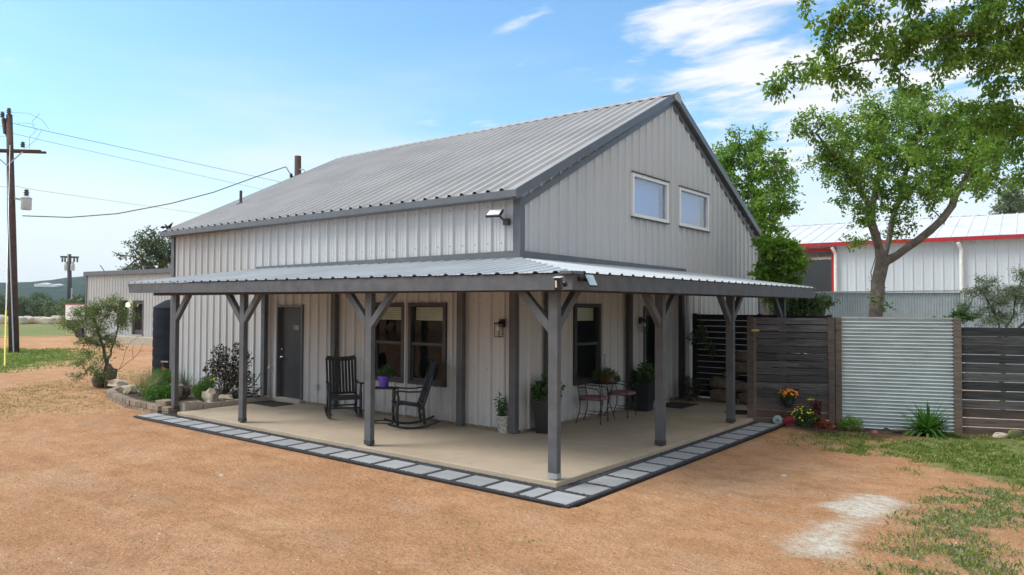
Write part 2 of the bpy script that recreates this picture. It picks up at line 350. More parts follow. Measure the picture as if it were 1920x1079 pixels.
def ribbed(mb, O, U, V, Nn, L, v0, v1, holes=(), pitch=.305, dep=.038, minor=.007, start=.0, extra=()):
    """rib profile along U, sheet spans V from v0(u) to v1(u), ribs stand out along Nn. holes: (u0,u1,w0,w1)"""
    O, U, V, Nn = map(Vector, (O, U, V, Nn)); pts = [(0, 0)]
    c = start + pitch/2
    while c < L-.06:
        if c > .07: wb_ = .046 if dep < .04 else .066; pts += [(c-wb_, 0), (c-.024, dep), (c+.024, dep), (c+wb_, 0)]
        if minor:
            for q in (c+pitch/2-.035, c+pitch/2+.035):
                if q < L-.03: pts += [(q-.014, 0), (q-.004, minor), (q+.004, minor), (q+.014, 0)]
        c += pitch
    pts.append((L, 0)); pts.sort()
    xs = [p[0] for p in pts]; ys = [p[1] for p in pts]
    cuts = sorted(set([h[0] for h in holes]+[h[1] for h in holes]+list(extra)))
    for u in cuts:
        if 0 < u < L and all(abs(u-x) > 1e-4 for x in xs):
            y = float(np.interp(u, xs, ys)); k = int(np.searchsorted(xs, u)); xs.insert(k, u); ys.insert(k, y)
    P = lambda u, n, v: O+U*u+Nn*n+V*v
    for i in range(len(xs)-1):
        a, b = xs[i], xs[i+1]
        if b-a < 1e-6: continue
        segs = [[(v0(a), v1(a)), (v0(b), v1(b))]]
        for h in holes:
            if a >= h[0]-1e-5 and b <= h[1]+1e-5:
                new = []
                for (sa, sb) in segs:
                    if h[3] <= sa[0]+1e-6 or h[2] >= sa[1]-1e-6: new.append((sa, sb)); continue
                    if sa[0] < h[2] < sa[1]: new.append([(sa[0], h[2]), (sb[0], h[2])])
                    if sa[0] < h[3] < sa[1]: new.append([(h[3], sa[1]), (h[3], sb[1])])
                segs = new
        for (sa, sb) in segs:
            if sa[1]-sa[0] < 1e-4 and sb[1]-sb[0] < 1e-4: continue
            mb.add([P(a, ys[i], sa[0]), P(b, ys[i+1], sb[0]), P(b, ys[i+1], sb[1]), P(a, ys[i], sa[1])], [(0, 1, 2, 3)])
# ------------------------------------------------------------------ the metal house
BL, BW, EZ, RZ, RY = 11.87, 11.52, 4.02, 7.1, 5.76     # length, width, eave, ridge
SL = (RZ-4.1)/(RY+.25)                                   # roof slope
house = thing('metal_house', 'light grey ribbed metal house with gable roof and covered timber porch', 'house', (0, 0, 0))
WIN1 = [(-3.655, -2.82), (-2.63, -1.715)]; WZ0, WZ1 = .69, 2.18
DX0, DX1, DZ1 = -7.0, -6.02, 2.16
wf = MB()
hol = [(BL+a, BL+b, WZ0, WZ1) for a, b in WIN1]+[(BL+DX0, BL+DX1, -1, DZ1)]
ribbed(wf, (-BL, 0, 0), (1, 0, 0), (0, 0, 1), (0, -1, 0), BL, lambda u: .05, lambda u: EZ, [(a, b, max(c, .05) if c > 0 else .05-1e-9, d) for a, b, c, d in hol], start=(BL-.94-.1525) % .305)
wf.build('front_wall', 'wall_paint', house)
scw = MB()
for zz in (3.25, 3.9, 1.05, 2.25):
    for k in range(39):
        x = -BL+(BL-.94-.1525) % .305+.1525-.075+k*.305
        if any(a-.05 < x < b+.05 and zz < 2.3 for a, b in WIN1+[(DX0, DX1)]) or x > -.1: continue
        scw.box((x, -.003, zz), (.016, .008, .016))
scw.build('wall_screws', 'trim', house)['kind'] = 'stuff'
# the door hole reaches the sill, so nothing of the sheet is left under it
wg = MB()
UW = [(3.88, 5.50, 4.10, 4.98), (6.14, 7.78, 4.10, 4.97)]; GW = (1.68, 2.55, .70, 2.18); GD = (4.40, 5.34, .0501, 2.16)
gtop = lambda u: min(4.1+(u+.25)*SL, 4.1+(BW+.25-u)*SL)-.16
ribbed(wg, (0, 0, 0), (0, 1, 0), (0, 0, 1), (1, 0, 0), BW, lambda u: .05, gtop, UW+[GW, GD], start=.12, extra=(RY,))
wg.build('gable_wall', 'wall_paint', house)
wb = MB()
ribbed(wb, (0, BW, 0), (-1, 0, 0), (0, 0, 1), (0, 1, 0), BL, lambda u: -.1, lambda u: EZ)
wb.build('rear_wall', 'wall_paint', house)
wl = MB(); ribbed(wl, (-BL, BW, 0), (0, -1, 0), (0, 0, 1), (-1, 0, 0), BW, lambda u: -.1, gtop, extra=(BW-RY,)); wl.build('end_wall', 'wall_paint', house)
iw = MB(); iw.bx(-BL+.1, -1.7, 1.7, 1.75, .03, 3.9); iw.bx(-1.7, -1.65, 1.7, BW-.1, .03, 3.9); iw.build('added_partition', 'inner', house)  # added dark partition, keeps the lit rear wall out of the windows
fl = MB(); fl.bx(-BL+.02, -.02, .02, BW-.02, -.11, .02); fl.build('floor_slab', 'concrete', house)
# roof, two ribbed slopes
slen = math.hypot(RY+.25, RZ-4.1); sv = Vector((0, (RY+.25)/slen, (RZ-4.1)/slen)); sn = Vector((0, -sv.z, sv.y))
r1 = MB(); ribbed(r1, (-12.0, -.25, 4.1), (1, 0, 0), sv, sn, 12.12, lambda u: .02, lambda u: slen, start=.05, dep=.052)
sv2 = Vector((0, -sv.y, sv.z)); sn2 = Vector((0, sv.z, sv.y))
ribbed(r1, (.12, BW+.25, 4.1), (-1, 0, 0), sv2, sn2, 12.12, lambda u: .02, lambda u: slen, start=.05, dep=.052)
ro = r1.build('roof', 'roof_main', house)
rc = MB()
for sx in (1,):
    rc.prism([(-12.02, RY-.16, RZ-.16*SL+.045), (-12.02, RY, RZ+.055), (-12.02, RY+.16, RZ-.16*SL+.045), (-12.02, RY+.16, RZ-.16*SL+.038), (-12.02, RY, RZ+.046), (-12.02, RY-.16, RZ-.16*SL+.038)], (12.2, 0, 0))
rc.prism([(.16, RY-.17, RZ-.08), (.16, RY, RZ+.06), (.16, RY+.19, RZ-.06), (.16, RY+.19, RZ-.2), (.16, RY+.02, RZ-.17), (.16, RY-.15, RZ-.14)], (.012, 0, 0))
rc.build('ridge_cap', 'roof_main', ro)
vp = MB(); z0 = 4.1+.9*SL; c = W(388, 405, 17.6)
# vent pipe near the far eave
vx, vy = -11.0, 1.45; vz = 4.1+(vy+.25)*SL
vp.lathe([(.038, -.1), (.038, .40), (.03, .41)], (vx, vy, vz), 12); vp.lathe([(.12, -.06), (.10, .03), (.05, .09), (.04, .1)], (vx, vy, vz), 12)
vp.build('vent_pipe', 'trim_dark', ro)
for y, s in ((-.25, -1), (BW+.25, 1)):
    tr = MB()
    tr.bx(-12.04, .15, y, y+s*.05, 3.985, 4.105); tr.bx(-12.04, .15, y-s*.22, y-s*.001, 3.985, 4.0)
    tr.build('eave_trim', 'trim', house)
for nm, x0, x1 in (('rake', .121, .15), ('rake', -12.04, -12.001)):
    rk = MB()
    for s in (0, 1):
        yy = [-.27, RY-.0] if s == 0 else [BW+.27, RY+.0]
        a, b = yy
        za, zb = 4.1-.02*SL, RZ
        rk.prism([(x0, a, za+.035), (x0, b, zb+.045), (x0, b, zb-.11), (x0, a, za-.12)], (x1-x0, 0, 0))
        xin = (x0-.10 if x0 > 0 else x1)
        rk.prism([(min(x0, xin), a, za-.12), (min(x0, xin), b, zb-.11), (min(x0, xin), b, zb-.125), (min(x0, xin), a, za-.135)], (.10+x1-x0 if x0 > 0 else .12, 0, 0))
        # closure strip under the rake against the gable ribs
        if x0 > 0: rk.prism([(.036, a+(.27 if s == 0 else -.27), 4.1-.12), (.036, b, zb-.14), (.036, b, zb-.26), (.036, a+(.27 if s == 0 else -.27), 4.1-.25)], (.012, 0, 0))
    rk.build(nm, 'trim', house)
for (x, y, sx, sy, zb) in ((0, 0, 1, -1, 2.95), (-BL, 0, -1, -1, -.1), (0, BW, 1, 1, -.1), (-BL, BW, -1, 1, -.1)):
    ct = MB(); ct.bx(x-sx*.11, x+sx*.045, y+sy*.036, y+sy*.045, zb, 4.0); ct.bx(x+sx*.036, x+sx*.0449, y+sy*.036, y-sy*.09, zb, 4.0)
    ct.build('corner_trim', 'trim', house)
fs = MB()
fs.beam((-7.85, -.045, 2.98), (.05, -.045, 3.03), .012, .15); fs.beam((.048, -.04, 3.03), (.048, 6.46, 2.99), .012, .14, (0, 0, 1))
fs.beam((-7.85, -.085, 2.925), (.1, -.085, 2.955), .10, .012, (0, .35, 1)); fs.beam((.09, -.09, 2.955), (.09, 6.46, 2.93), .10, .012, (.35, 0, 1))
fs.build('flashing', 'trim', house)
# ---- windows
def window(parent, O, U, Nn, w, h, hung=True, frame='trim_dark', glass='glass', blind=0.17, fw=.055, name='window', shade=None):
    O, U, Nn = map(Vector, (O, U, Nn)); Z = Vector((0, 0, 1))
    def b(mb, u0, u1, n0, n1, z0, z1):
        c = O+U*(u0+u1)/2+Nn*(n0+n1)/2+Z*(z0+z1)/2
        mb.box(c, (abs(u1-u0), abs(n1-n0), abs(z1-z0)), 0, .5, Matrix((U, Nn, Z)).transposed())
    f = MB(); t = fw
    b(f, -.035, t-.02, -.06, .052, -.03, h+.03); b(f, w-t+.02, w+.035, -.06, .052, -.03, h+.03)
    b(f, t-.0201, w-t+.0201, -.06, .050, h-t+.02, h+.028); b(f, t-.0201, w-t+.0201, -.06, .056, -.028, t-.02)
    if hung:
        b(f, t-.02, w-t+.02, -.03, .03, h*.5-.03, h*.5+.025)
        b(f, t-.02, t+.02, -.03, .02, t-.02, h*.5-.03); b(f, w-t-.02, w-t+.02, -.03, .02, t-.02, h*.5-.03); b(f, t+.02, w-t-.02, -.03, .019, t-.02, t+.03)
    fo = f.build(name, frame, parent)
    g = MB(); q = lambda u, z: O+U*u+Nn*-.006+Z*z; sg = 1 if U.cross(Z).dot(Nn) > 0 else -1
    P = [q(t-.02, t-.02), q(w-t+.02, t-.02), q(w-t+.02, h-t+.02), q(t-.02, h-t+.02)]; g.add(P[::sg], [(0, 1, 2, 3)]); g.build('pane', glass, fo)
    if blind:
        bl = MB(); k = 7
        for i in range(k): 
            zt = h-.05-i*h*blind/k; b(bl, .04, w-.04, -.11-.006*(i % 2), -.09, zt-h*blind/k, zt-.004)
        bl.build('blind', 'blind', fo)
    if shade:
        for (u0, u1, z0, z1) in shade:
            s_ = MB(); b(s_, u0, u1, -.17, -.16, z0, z1); s_.build('sky_tint_curtain', 'shade', fo)
    return fo
for a, b_ in WIN1: window(house, (a, -.0, WZ0), (1, 0, 0), (0, -1, 0), b_-a, WZ1-WZ0)
window(house, (0, GW[0], GW[2]), (0, 1, 0), (1, 0, 0), GW[1]-GW[0], GW[3]-GW[2])
for a, b_, c, d in UW:
    window(house, (0, a, c), (0, 1, 0), (1, 0, 0), b_-a, d-c, False, 'white', 'glass_sky', 0, .062, shade=[(.05, b_-a-.05, .05, d-c-.05)])
    hd = MB(); hd.bx(.03, .075, a-.06, b_+.06, d+.03, d+.055); hd.build('window_trim', 'trim_dark', house); hd = MB(); hd.bx(.03, .07, a-.06, b_+.06, c-.055, c-.03); hd.build('window_trim', 'trim_dark', house)
# ---- doors
def door(parent, O, U, Nn, w, h, hl, number=None, lite=False):
    O, U, Nn = map(Vector, (O, U, Nn)); Z = Vector((0, 0, 1)); RM = Matrix((U, Nn, Z)).transposed()
    def b(mb, u0, u1, n0, n1, z0, z1): mb.box(O+U*(u0+u1)/2+Nn*(n0+n1)/2+Z*(z0+z1)/2, (abs(u1-u0), abs(n1-n0), abs(z1-z0)), 0, .5, RM)
    f = MB(); b(f, 0, .05, -.12, .05, 0, h); b(f, w-.05, w, -.12, .05, 0, h); b(f, .0501, w-.0501, -.12, .048, h-.05, h-.001); fo = f.build('door_frame', 'trim', parent)
    s_ = MB(); b(s_, -.05, w+.05, -.13, .14, -.0, .065); s_.build('door_sill', 'concrete', parent)
    l = MB()
    if lite:
        b(l, .05, .18, -.09, -.045, .066, h-.05); b(l, w-.18, w-.05, -.09, -.045, .066, h-.05); b(l, .18, w-.18, -.09, -.0451, h-.22, h-.05); b(l, .18, w-.18, -.09, -.0451, .066, .35)
    else: b(l, .05, w-.05, -.09, -.045, .066, h-.05)
    lo = l.build('door', 'trim_dark', parent)
    if lite:
        g = MB(); q = lambda u, z: O+U*u+Nn*-.066+Z*z; sg = 1 if U.cross(Z).dot(Nn) > 0 else -1
        P = [q(.18, .35), q(w-.18, .35), q(w-.18, h-.22), q(.18, h-.22)]; g.add(P[::sg], [(0, 1, 2, 3)]); g.build('pane', 'glass', lo)
    k = MB(); c = O+U*(hl)+Nn*(-.02)+Z*.98
    k.tube([c-Nn*.02, c+Nn*.03], .028, 10); k.tube([c+Nn*.03, c+Nn*.035+U*.02, c+Nn*.035+U*(.11 if hl < w/2 else -.11)], .010, 8)
    k.build('handle', 'chrome', lo); k = MB(); c2 = c+Z*.17; k.tube([c2-Nn*.022, c2+Nn*.012], .026, 10); k.build('lock', 'chrome', lo)
    if number:
        cu = bpy.data.curves.new('num', 'FONT'); cu.body = number; cu.size = .155; cu.extrude = .004; cu.align_x = 'CENTER'
        to = bpy.data.objects.new('num', cu); COL.objects.link(to); dg = bpy.context.evaluated_depsgraph_get(); me = bpy.data.meshes.new_from_object(to.evaluated_get(dg)); bpy.data.objects.remove(to)
        T = Matrix.Translation(O+U*(w*.64)+Nn*(-.040)+Z*1.60) @ Matrix((U, Z, Nn)).transposed().to_4x4(); me.transform(T)
        me.materials.clear(); me.materials.append(M('galv')); no = bpy.data.objects.new('door_number', me); COL.objects.link(no); no.parent = lo
    return lo
door(house, (DX0, 0, 0), (1, 0, 0), (0, -1, 0), DX1-DX0, DZ1, .13, '180')
door(house, (0, GD[0], 0), (0, 1, 0), (1, 0, 0), GD[1]-GD[0], GD[3], .13, None, True)
# dark painted posts standing against the walls
for x in (-7.40, -4.84, -1.25, -.045):
    p = MB(); p.bx(x-.07, x+.07, -.14, -.047, .02, 2.62); p.build('wall_post', 'timber', house)
p = MB(); p.bx(-7.46, -7.42, -.145, -.05, .05, 1.9)
for y in (.74, 3.62, 6.12):
    p = MB(); p.bx(.047, .14, y-.07, y+.07, .02, 2.60); p.build('wall_post', 'timber_dark' if y > 3 else 'timber', house)  # farther posts take darker timber, porch shade put into their colour
p = MB(); p.bx(-7.53, .14, -.142, -.048, 2.62, 2.80); p.bx(.048, .142, -.047, 6.6, 2.60, 2.80); p.build('ledger_board', 'timber_dark', house)
p = MB(); p.tube([(.08, 6.44, 2.6), (.08, 6.44, .1)], .035, 8); p.build('downspout', 'pipe_white', house)
sk = MB(); sk.bx(-6.0, -.02, -.018, .03, .0, .05); sk.bx(-.03, .018, .02, 6.6, 0, .05); sk.build('base_trim', 'block_tan', house)

# ---- porch: posts with braces, beam, fascia, ribbed lean-to roof that wraps the corner
FX, FY = 2.72, -2.50; FL, FR = -8.83, 7.38
PX, PY = 2.36, -2.33; BT = 2.345
pr_ = MB()
E0 = Vector((-8.93, -2.56, 2.615)); E1 = Vector((2.78, -2.56, 2.565)); U = (E1-E0); LU = U.length; U.normalize()
V = Vector((0, 2.56, .39)); Vn = V.normalized(); vl = V.length; Nn = U.cross(Vn).normalized()
def vt(u):
    x = -8.93+u
    if x < -7.85: return max(.0, vl*(x+8.93)/1.08)
    if x > .05: return max(0, vl*(2.78-x)/2.73)
    return vl
ribbed(pr_, E0, U, Vn, Nn, LU, lambda u: 0, vt, start=.02, dep=.024, minor=.004, extra=(1.08, 8.98))
F0 = Vector((2.78, -2.56, 2.565)); F1 = Vector((2.78, 7.48, 2.585)); U2_ = (F1-F0); LU2 = U2_.length; U2_.normalize()
V2 = Vector((-2.73, 0, .39)); V2n = V2.normalized(); vl2 = V2.length; N2 = U2_.cross(V2n).normalized()
def vt2(u):
    if u < 2.56: return vl2*u/2.56
    if u > 9.02: return max(0, vl2*(10.04-u)/1.02)
    return vl2
ribbed(pr_, F0, U2_, V2n, N2, LU2, lambda u: 0, vt2, start=.1, dep=.024, minor=.004, extra=(2.56, 9.02))
pro = pr_.build('porch_roof', 'roof_porch', house)
so = MB(); so.beam((2.62, -2.585, 2.565), (2.79, -2.585, 2.565), .03, .035); so.beam((2.80, -2.57, 2.565), (2.80, -2.38, 2.565), .03, .035); so.build('corner_flashing', 'trim', pro)
# rafters/deck under the tin, dark
dk = MB()
for x in np.arange(-7.6, 2.4, .61):
    y1 = -.15 if x < 0.1 else -2.4+(2.4)*(2.6-x)/2.6*.95
    dk.beam((x, -2.42, 2.48+.0), (x, y1, 2.48+(y1+2.42)*.152), .038, .14)
for y in np.arange(-2.0, 6.6, .61):
    x1 = .15 if y > 0 else 2.62*(-y)/2.5+.12
    dk.beam((2.64, y, 2.48), (x1, y, 2.48+(2.64-x1)*.143), .038, .14)
dk.beam((2.66, -2.44, 2.48), (.15, -.1, 2.83), .045, .15)
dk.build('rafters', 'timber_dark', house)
fa = MB()
fa.add([(-8.76, FY-.038, 2.405), (FX+.04, FY-.038, 2.355), (FX+.04, FY-.038, 2.555), (FL, FY-.038, 2.60), (-8.76, FY, 2.405), (FX, FY, 2.355), (FX, FY, 2.555), (FL, FY, 2.60)],
       [(0, 1, 2, 3), (5, 4, 7, 6), (4, 0, 3, 7), (3, 2, 6, 7), (4, 5, 1, 0)])
fa.add([(FX+.04, FY-.0379, 2.355), (FX+.04, FR-.06, 2.365), (FX+.04, FR, 2.575), (FX+.04, FY-.0379, 2.555), (FX, FY, 2.355), (FX, FR-.06, 2.365), (FX, FR, 2.575), (FX, FY, 2.555)],
       [(0, 1, 2, 3), (5, 4, 7, 6), (1, 5, 6, 2), (3, 2, 6, 7), (4, 5, 1, 0)])
fa.build('fascia', 'timber', house)
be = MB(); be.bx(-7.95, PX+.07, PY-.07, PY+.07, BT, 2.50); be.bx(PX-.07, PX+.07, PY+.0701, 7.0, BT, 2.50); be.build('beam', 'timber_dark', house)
def porch_post(x, y, ax, dirs, foot=True):
    w = (.14, .085) if ax == 'x' else (.14, .10)
    p = MB(); p.bx(x-w[0]/2, x+w[0]/2, y-w[1]/2, y+w[1]/2, .045, BT-.001); po = p.build('post', 'timber', house, bevel=.004)
    for d in dirs:
        dx, dy = (d, 0) if ax == 'x' else (0, d)
        b = MB(); L = .47
        half = w[0]/2 if ax == 'x' else w[1]/2
        q0 = Vector((x+dx*(half-.03), y+dy*(half-.03), BT-.50)); q1 = Vector((x+dx*(half+L), y+dy*(half+L), BT+.0))
        # square-cut brace ends against post and beam
        t = .085; nx = Vector((dx, dy, 0)); zz = Vector((0, 0, 1))
        s = Vector((0, .085, 0)) if ax == 'x' else Vector((.085, 0, 0))
        base = Vector((x, y, 0))-s/2
        a0 = half; 
        poly = [base+nx*a0+zz*(BT-.52), base+nx*(a0+.50)+zz*(BT-.002), base+nx*(a0+.36)+zz*(BT-.002), base+nx*a0+zz*(BT-.37)]
        b.prism(poly, s); b.build('brace', 'timber', po)
    f = MB(); f.bx(x-w[0]/2-.003, x+w[0]/2+.003, y-w[1]/2-.003, y+w[1]/2+.003, .02, .085); f.bx(x-.03, x+.03, y-.03, y+.03, 0, .02)
    f.build('post_base', 'galv' if (x > 2 and y < -2) else 'timber_dark', po)
porch_post(PX, PY, 'x', (-1,))
# the corner post braces both beams
s = MB(); bz = Vector((PX-.0425, PY+.0425, 0)); z_ = Vector((0, 0, 1)); yv = Vector((0, 1, 0))
s.prism([bz+z_*(BT-.52), bz+yv*.50+z_*(BT-.002), bz+yv*.36+z_*(BT-.002), bz+z_*(BT-.37)], (.085, 0, 0)); s.build('brace', 'timber', [o for o in house.children if o.name.startswith('post') and 'porch' not in o.name][-1])
porch_post(-1.11, PY, 'x', (-1, 1)); porch_post(-4.62, PY, 'x', (-1, 1)); porch_post(-7.12, PY, 'x', (1,))
for y in (.54, 3.38, 6.3): porch_post(PX, y, 'y', (-1, 1) if y < 6 else (-1,))

# ---- slab and paved border
sl = MB(); sl.bx(-6.80, 2.47, -2.44, -.021, -.13, 0); sl.bx(.021, 2.47, -.0209, 6.9, -.13, 0); sl.bx(-.1,.021,-.021,.021,-.13,-.001)
so_ = sl.build('porch_slab', 'slab', bevel=.012); tag(so_, kind='structure')
gb = MB(); gb.bx(-7.33, 3.04, -3.02, -2.4401, -.16, -.068); gb.bx(2.4701, 3.04, -2.44, 4.35, -.16, -.068)
tag(gb.build('gravel_bed', 'black_gravel'), kind='structure')
ed = thing('edging_strip', 'thin black plastic edging around the paver border', 'edging', (3.07, -3.05, -.12))
e = MB(); e.tube([(-6.7, -2.46, -.085), (-7.35, -3.04, -.075), (-6, -3.045, -.08), (-2, -3.04, -.075), (3.055, -3.045, -.075), (3.06, .5, -.075), (3.055, 4.38, -.07)], .013, 6)
e2 = e.build('strip', 'edging', ed)
st = MB()
def gravel_at(n, x0, x1, y0, y1):
    for i in range(n):
        x = random.uniform(x0, x1); y = random.uniform(y0, y1); r = random.uniform(.007, .015)
        t = random.random(); a = random.random()*6
        P = [(x+r*math.cos(a), y+r*math.sin(a), -.066), (x-r*math.sin(a), y+r*math.cos(a), -.066), (x-r*math.cos(a), y-r*math.sin(a)*.8, -.066), (x+r*math.sin(a)*.9, y-r*math.cos(a), -.066), (x+random.uniform(-.3, .3)*r, y, -.066+r*.9)]
        st.add(P, [(0, 1, 4), (1, 2, 4), (2, 3, 4), (3, 0, 4)], t)
gravel_at(12000, -7.2, 2.47, -2.59, -2.45); gravel_at(8000, 2.48, 2.60, -2.5, 4.3); gravel_at(7000, -7.3, 3.04, -3.03, -2.96); gravel_at(6000, 2.98, 3.04, -3.0, 4.3)
pav = []
for i in range(18): pav.append((2.80-.0-.53*(i+1)-.02 if i else 2.80-.40, -2.765, i))
xs_ = [2.79]; 
pavers = [(2.80, -2.79, .42, .42), (2.42, -2.79, .22, .40)]
x = 2.24
while x > -7.1: pavers.append((x-.235, -2.79, .425, .39)); x -= .508
y = -2.50
while y < 4.0: pavers.append((2.805, y+.235, .39, .425)); y += .518
first = None
for k, (x, y, w, l) in enumerate(pavers):
    gravel_at(110, x-w/2-.06, x-w/2, y-l/2, y+l/2) if y < -2.6 else gravel_at(110, x-w/2, x+w/2, y-l/2-.06, y-l/2)
    p = MB(); jx = random.uniform(-.006, .006); p.box((x+jx, y+random.uniform(-.006, .006), -.075), (w, l, .04), random.uniform(-.012, .012), random.random())
    o = p.build('paver', 'paver', None, loc=(x, y, -.095), bevel=.006)
    lab = 'square grey concrete paver in the row along the porch slab'
    grp = 'pavers along the porch'
    if k == 0: lab = 'grey concrete paver at the outer corner where both rows meet'; 
    if k == 1: lab = 'narrow cut grey paver beside the corner paver'
    tag(o, lab, 'paver', grp)
tag(st.build('black_gravel', 'black_gravel'), 'loose black gravel between and around the grey pavers', 'gravel', kind='stuff')
# ------------------------------------------------------------------ ground
def in_poly(x, y, poly):
    c = np.zeros(np.shape(x), bool); n = len(poly)
    for i in range(n):
        x1, y1 = poly[i]; x2, y2 = poly[(i+1) % n]
        if y1 == y2: continue
        k = ((y1 > y) != (y2 > y)) & (x < (x2-x1)*(y-y1)/(y2-y1)+x1); c ^= k
    return c
def poly_sd(x, y, poly):       # signed distance, positive inside
    d = np.full(np.shape(x), 1e9); n = len(poly)
    for i in range(n):
        x1, y1 = poly[i]; x2, y2 = poly[(i+1) % n]; dx, dy = x2-x1, y2-y1
        t = np.clip(((x-x1)*dx+(y-y1)*dy)/(dx*dx+dy*dy+1e-12), 0, 1); d = np.minimum(d, np.hypot(x-x1-t*dx, y-y1-t*dy))
    return np.where(in_poly(x, y, poly), d, -d)
def PZ(pts): return [tuple(Wz(a, b, -.12)[:2]) for a, b in pts]
LAWN = PZ([(1640, 838), (1700, 832)])+[(6.0, 5.55), (9.5, 7.2), (14, 4), (13, -2.5), (8.6, .2)]+PZ([(1925, 925), (1850, 905), (1790, 888), (1720, 868), (1672, 852)])
LAWN2 = PZ([(1440, 812), (1560, 812), (1700, 830), (1660, 848), (1560, 842), (1470, 825)])
STRIP = PZ([(1925, 925), (1880, 950), (1850, 985), (1835, 1030), (1840, 1090)])+PZ([(1700, 1090), (1740, 1020), (1775, 975), (1790, 935), (1835, 905)])
STRIP2 = PZ([(1925, 1040), (1880, 1060), (1860, 1090), (1925, 1090)])
ISLE = PZ([(-300, 655), (0, 655), (120, 657), (147, 664), (140, 675), (90, 684), (0, 698), (-200, 715), (-500, 730), (-500, 660)])
FAR = PZ([(-900, 609), (190, 607), (172, 622), (150, 629), (-900, 630)])
ISLE2 = PZ([(125, 640), (160, 632), (250, 640), (250, 645), (170, 646), (135, 645)])
YARD = PZ([(-200, 745), (0, 735), (120, 715), (200, 745), (270, 775), (300, 775), (240, 785), (150, 787), (60, 775), (-60, 800), (-300, 800)])
YARD2 = PZ([(205, 700), (290, 690), (300, 745), (215, 735)])
BACK = [(2.6, 4.4), (7, 6.2), (14, 9), (30, 60), (-8, 60), (-12, 12), (0, 11.6), (2.4, 11.6)]
POWDER = PZ([(1560, 930), (1640, 925), (1690, 935), (1670, 965), (1620, 985), (1600, 1030), (1570, 1050), (1500, 1045), (1490, 1020), (1530, 985), (1570, 960), (1545, 945)])
def axis(lo, hi, step, far_lo, far_hi, g=1.22):
    a = list(np.arange(lo, hi+step/2, step)); s = step; x = hi
    while x < far_hi: s *= g; x += s; a.append(x)
    s = step; x = lo; b = []
    while x > far_lo: s *= g; x -= s; b.append(x)
    return np.array(b[::-1]+a)
gx = axis(-34, 11, .14, -3500, 3500); gy = axis(-10.5, 8.5, .14, -3500, 3500)
X, Y = np.meshgrid(gx, gy, indexing='ij')
def vnoise(x, y, s, seed=0):
    x = np.asarray(x)/s+seed*17.3; y = np.asarray(y)/s+seed*5.1; xi = np.floor(x).astype(int); yi = np.floor(y).astype(int); fx = x-xi; fy = y-yi
    h = lambda a, b: (np.sin(a*127.1+b*311.7+seed*3.3)*43758.5453) % 1
    fx = fx*fx*(3-2*fx); fy = fy*fy*(3-2*fy)
    return (h(xi, yi)*(1-fx)+h(xi+1, yi)*fx)*(1-fy)+(h(xi, yi+1)*(1-fx)+h(xi+1, yi+1)*fx)*fy
def fbm(x, y, s, seed=0, o=4): return sum(vnoise(x, y, s/2**k, seed+k)*.5**k for k in range(o))/sum(.5**k for k in range(o))
def grass_mask(x, y):
    n = (fbm(x, y, .9, 3)-.5)
    def m(poly, soft=.5, amp=1.0): return np.clip((poly_sd(x, y, poly)+n*amp*1.4)/(soft*2.2)+.5, 0, 1)
    g = m(LAWN, .5, .7)
    g = np.maximum(g, m(LAWN2, .4, .5)*.55); g = np.maximum(g, m(STRIP, .4, .8)*.5); g = np.maximum(g, m(STRIP2, .4, .6)*.5)
    g = np.maximum(g, m(ISLE, 1.2, 1.6)); g = np.maximum(g, m(FAR, 4, 8)); g = np.maximum(g, m(ISLE2, 2, 2)*.5)
    g = np.maximum(g, m(YARD, 1.0, 2.4)*.40); g = np.maximum(g, m(YARD2, .8, 2)*.45); g = np.maximum(g, m(BACK, .5, .3)*.35)
    far = np.clip((np.hypot(x+20, y)-95)/30, 0, 1); g = np.maximum(g, far)
    return g
GM = grass_mask(X, Y)
PW = np.clip((poly_sd(X, Y, POWDER)+(fbm(X, Y, .5, 9)-.5)*.55)/.5+.45, 0, 1); PW = np.maximum(PW, np.clip(poly_sd(X, Y, BACK)/.4, 0, 1)*.75)
Z = -.12 + (fbm(X, Y, 2.6, 1)-.5)*.035*np.clip((np.hypot(X-1, Y+1)-2)/6, 0, 1) + (fbm(X, Y, .45, 5, 3)-.5)*.018
nearb = np.clip((np.maximum(np.maximum(-7.4-X, X-3.06), np.maximum(-3.06-Y, Y-4.5)))/.5, 0, 1)
Z = np.where((X > -7.7) & (X < 3.2) & (Y > -3.2), -.12-.005+(Z+.12)*nearb, Z)
inside = (X > -7.3) & (X < 3.02) & (Y > -3.0) & (Y < 4.3)
Z = Z+(fbm(X*.35, Y*2.2, 1.6, 31, 4)-.5)*.03*nearb
Z = np.where(inside, -.17, Z)
bd = np.maximum(np.maximum(-7.36-X, X-3.06), -3.05-Y); Z = np.where((bd > -.05) & (Y < 4.5), Z+.042*np.exp(-np.abs(bd)/.6), Z)
hb = poly_sd(X, Y, [(2.5, 4.0), (5.9, 5.1), (9, 6.4), (9, 5.6), (6, 4.4), (3.0, 3.9)]); Z += np.clip(hb/.5+.3, 0, 1)*.03
Z = Z - np.clip((-X-38)/30, 0, 1)*.25*(1-np.clip((-X-60)/30, 0, 1))
Z = np.where(np.hypot(X+20, Y) > 160, -1.5, Z)
nx_, ny_ = len(gx), len(gy)
idx = np.arange(nx_*ny_).reshape(nx_, ny_)
F = np.stack([idx[:-1, :-1], idx[1:, :-1], idx[1:, 1:], idx[:-1, 1:]], -1).reshape(-1, 4)
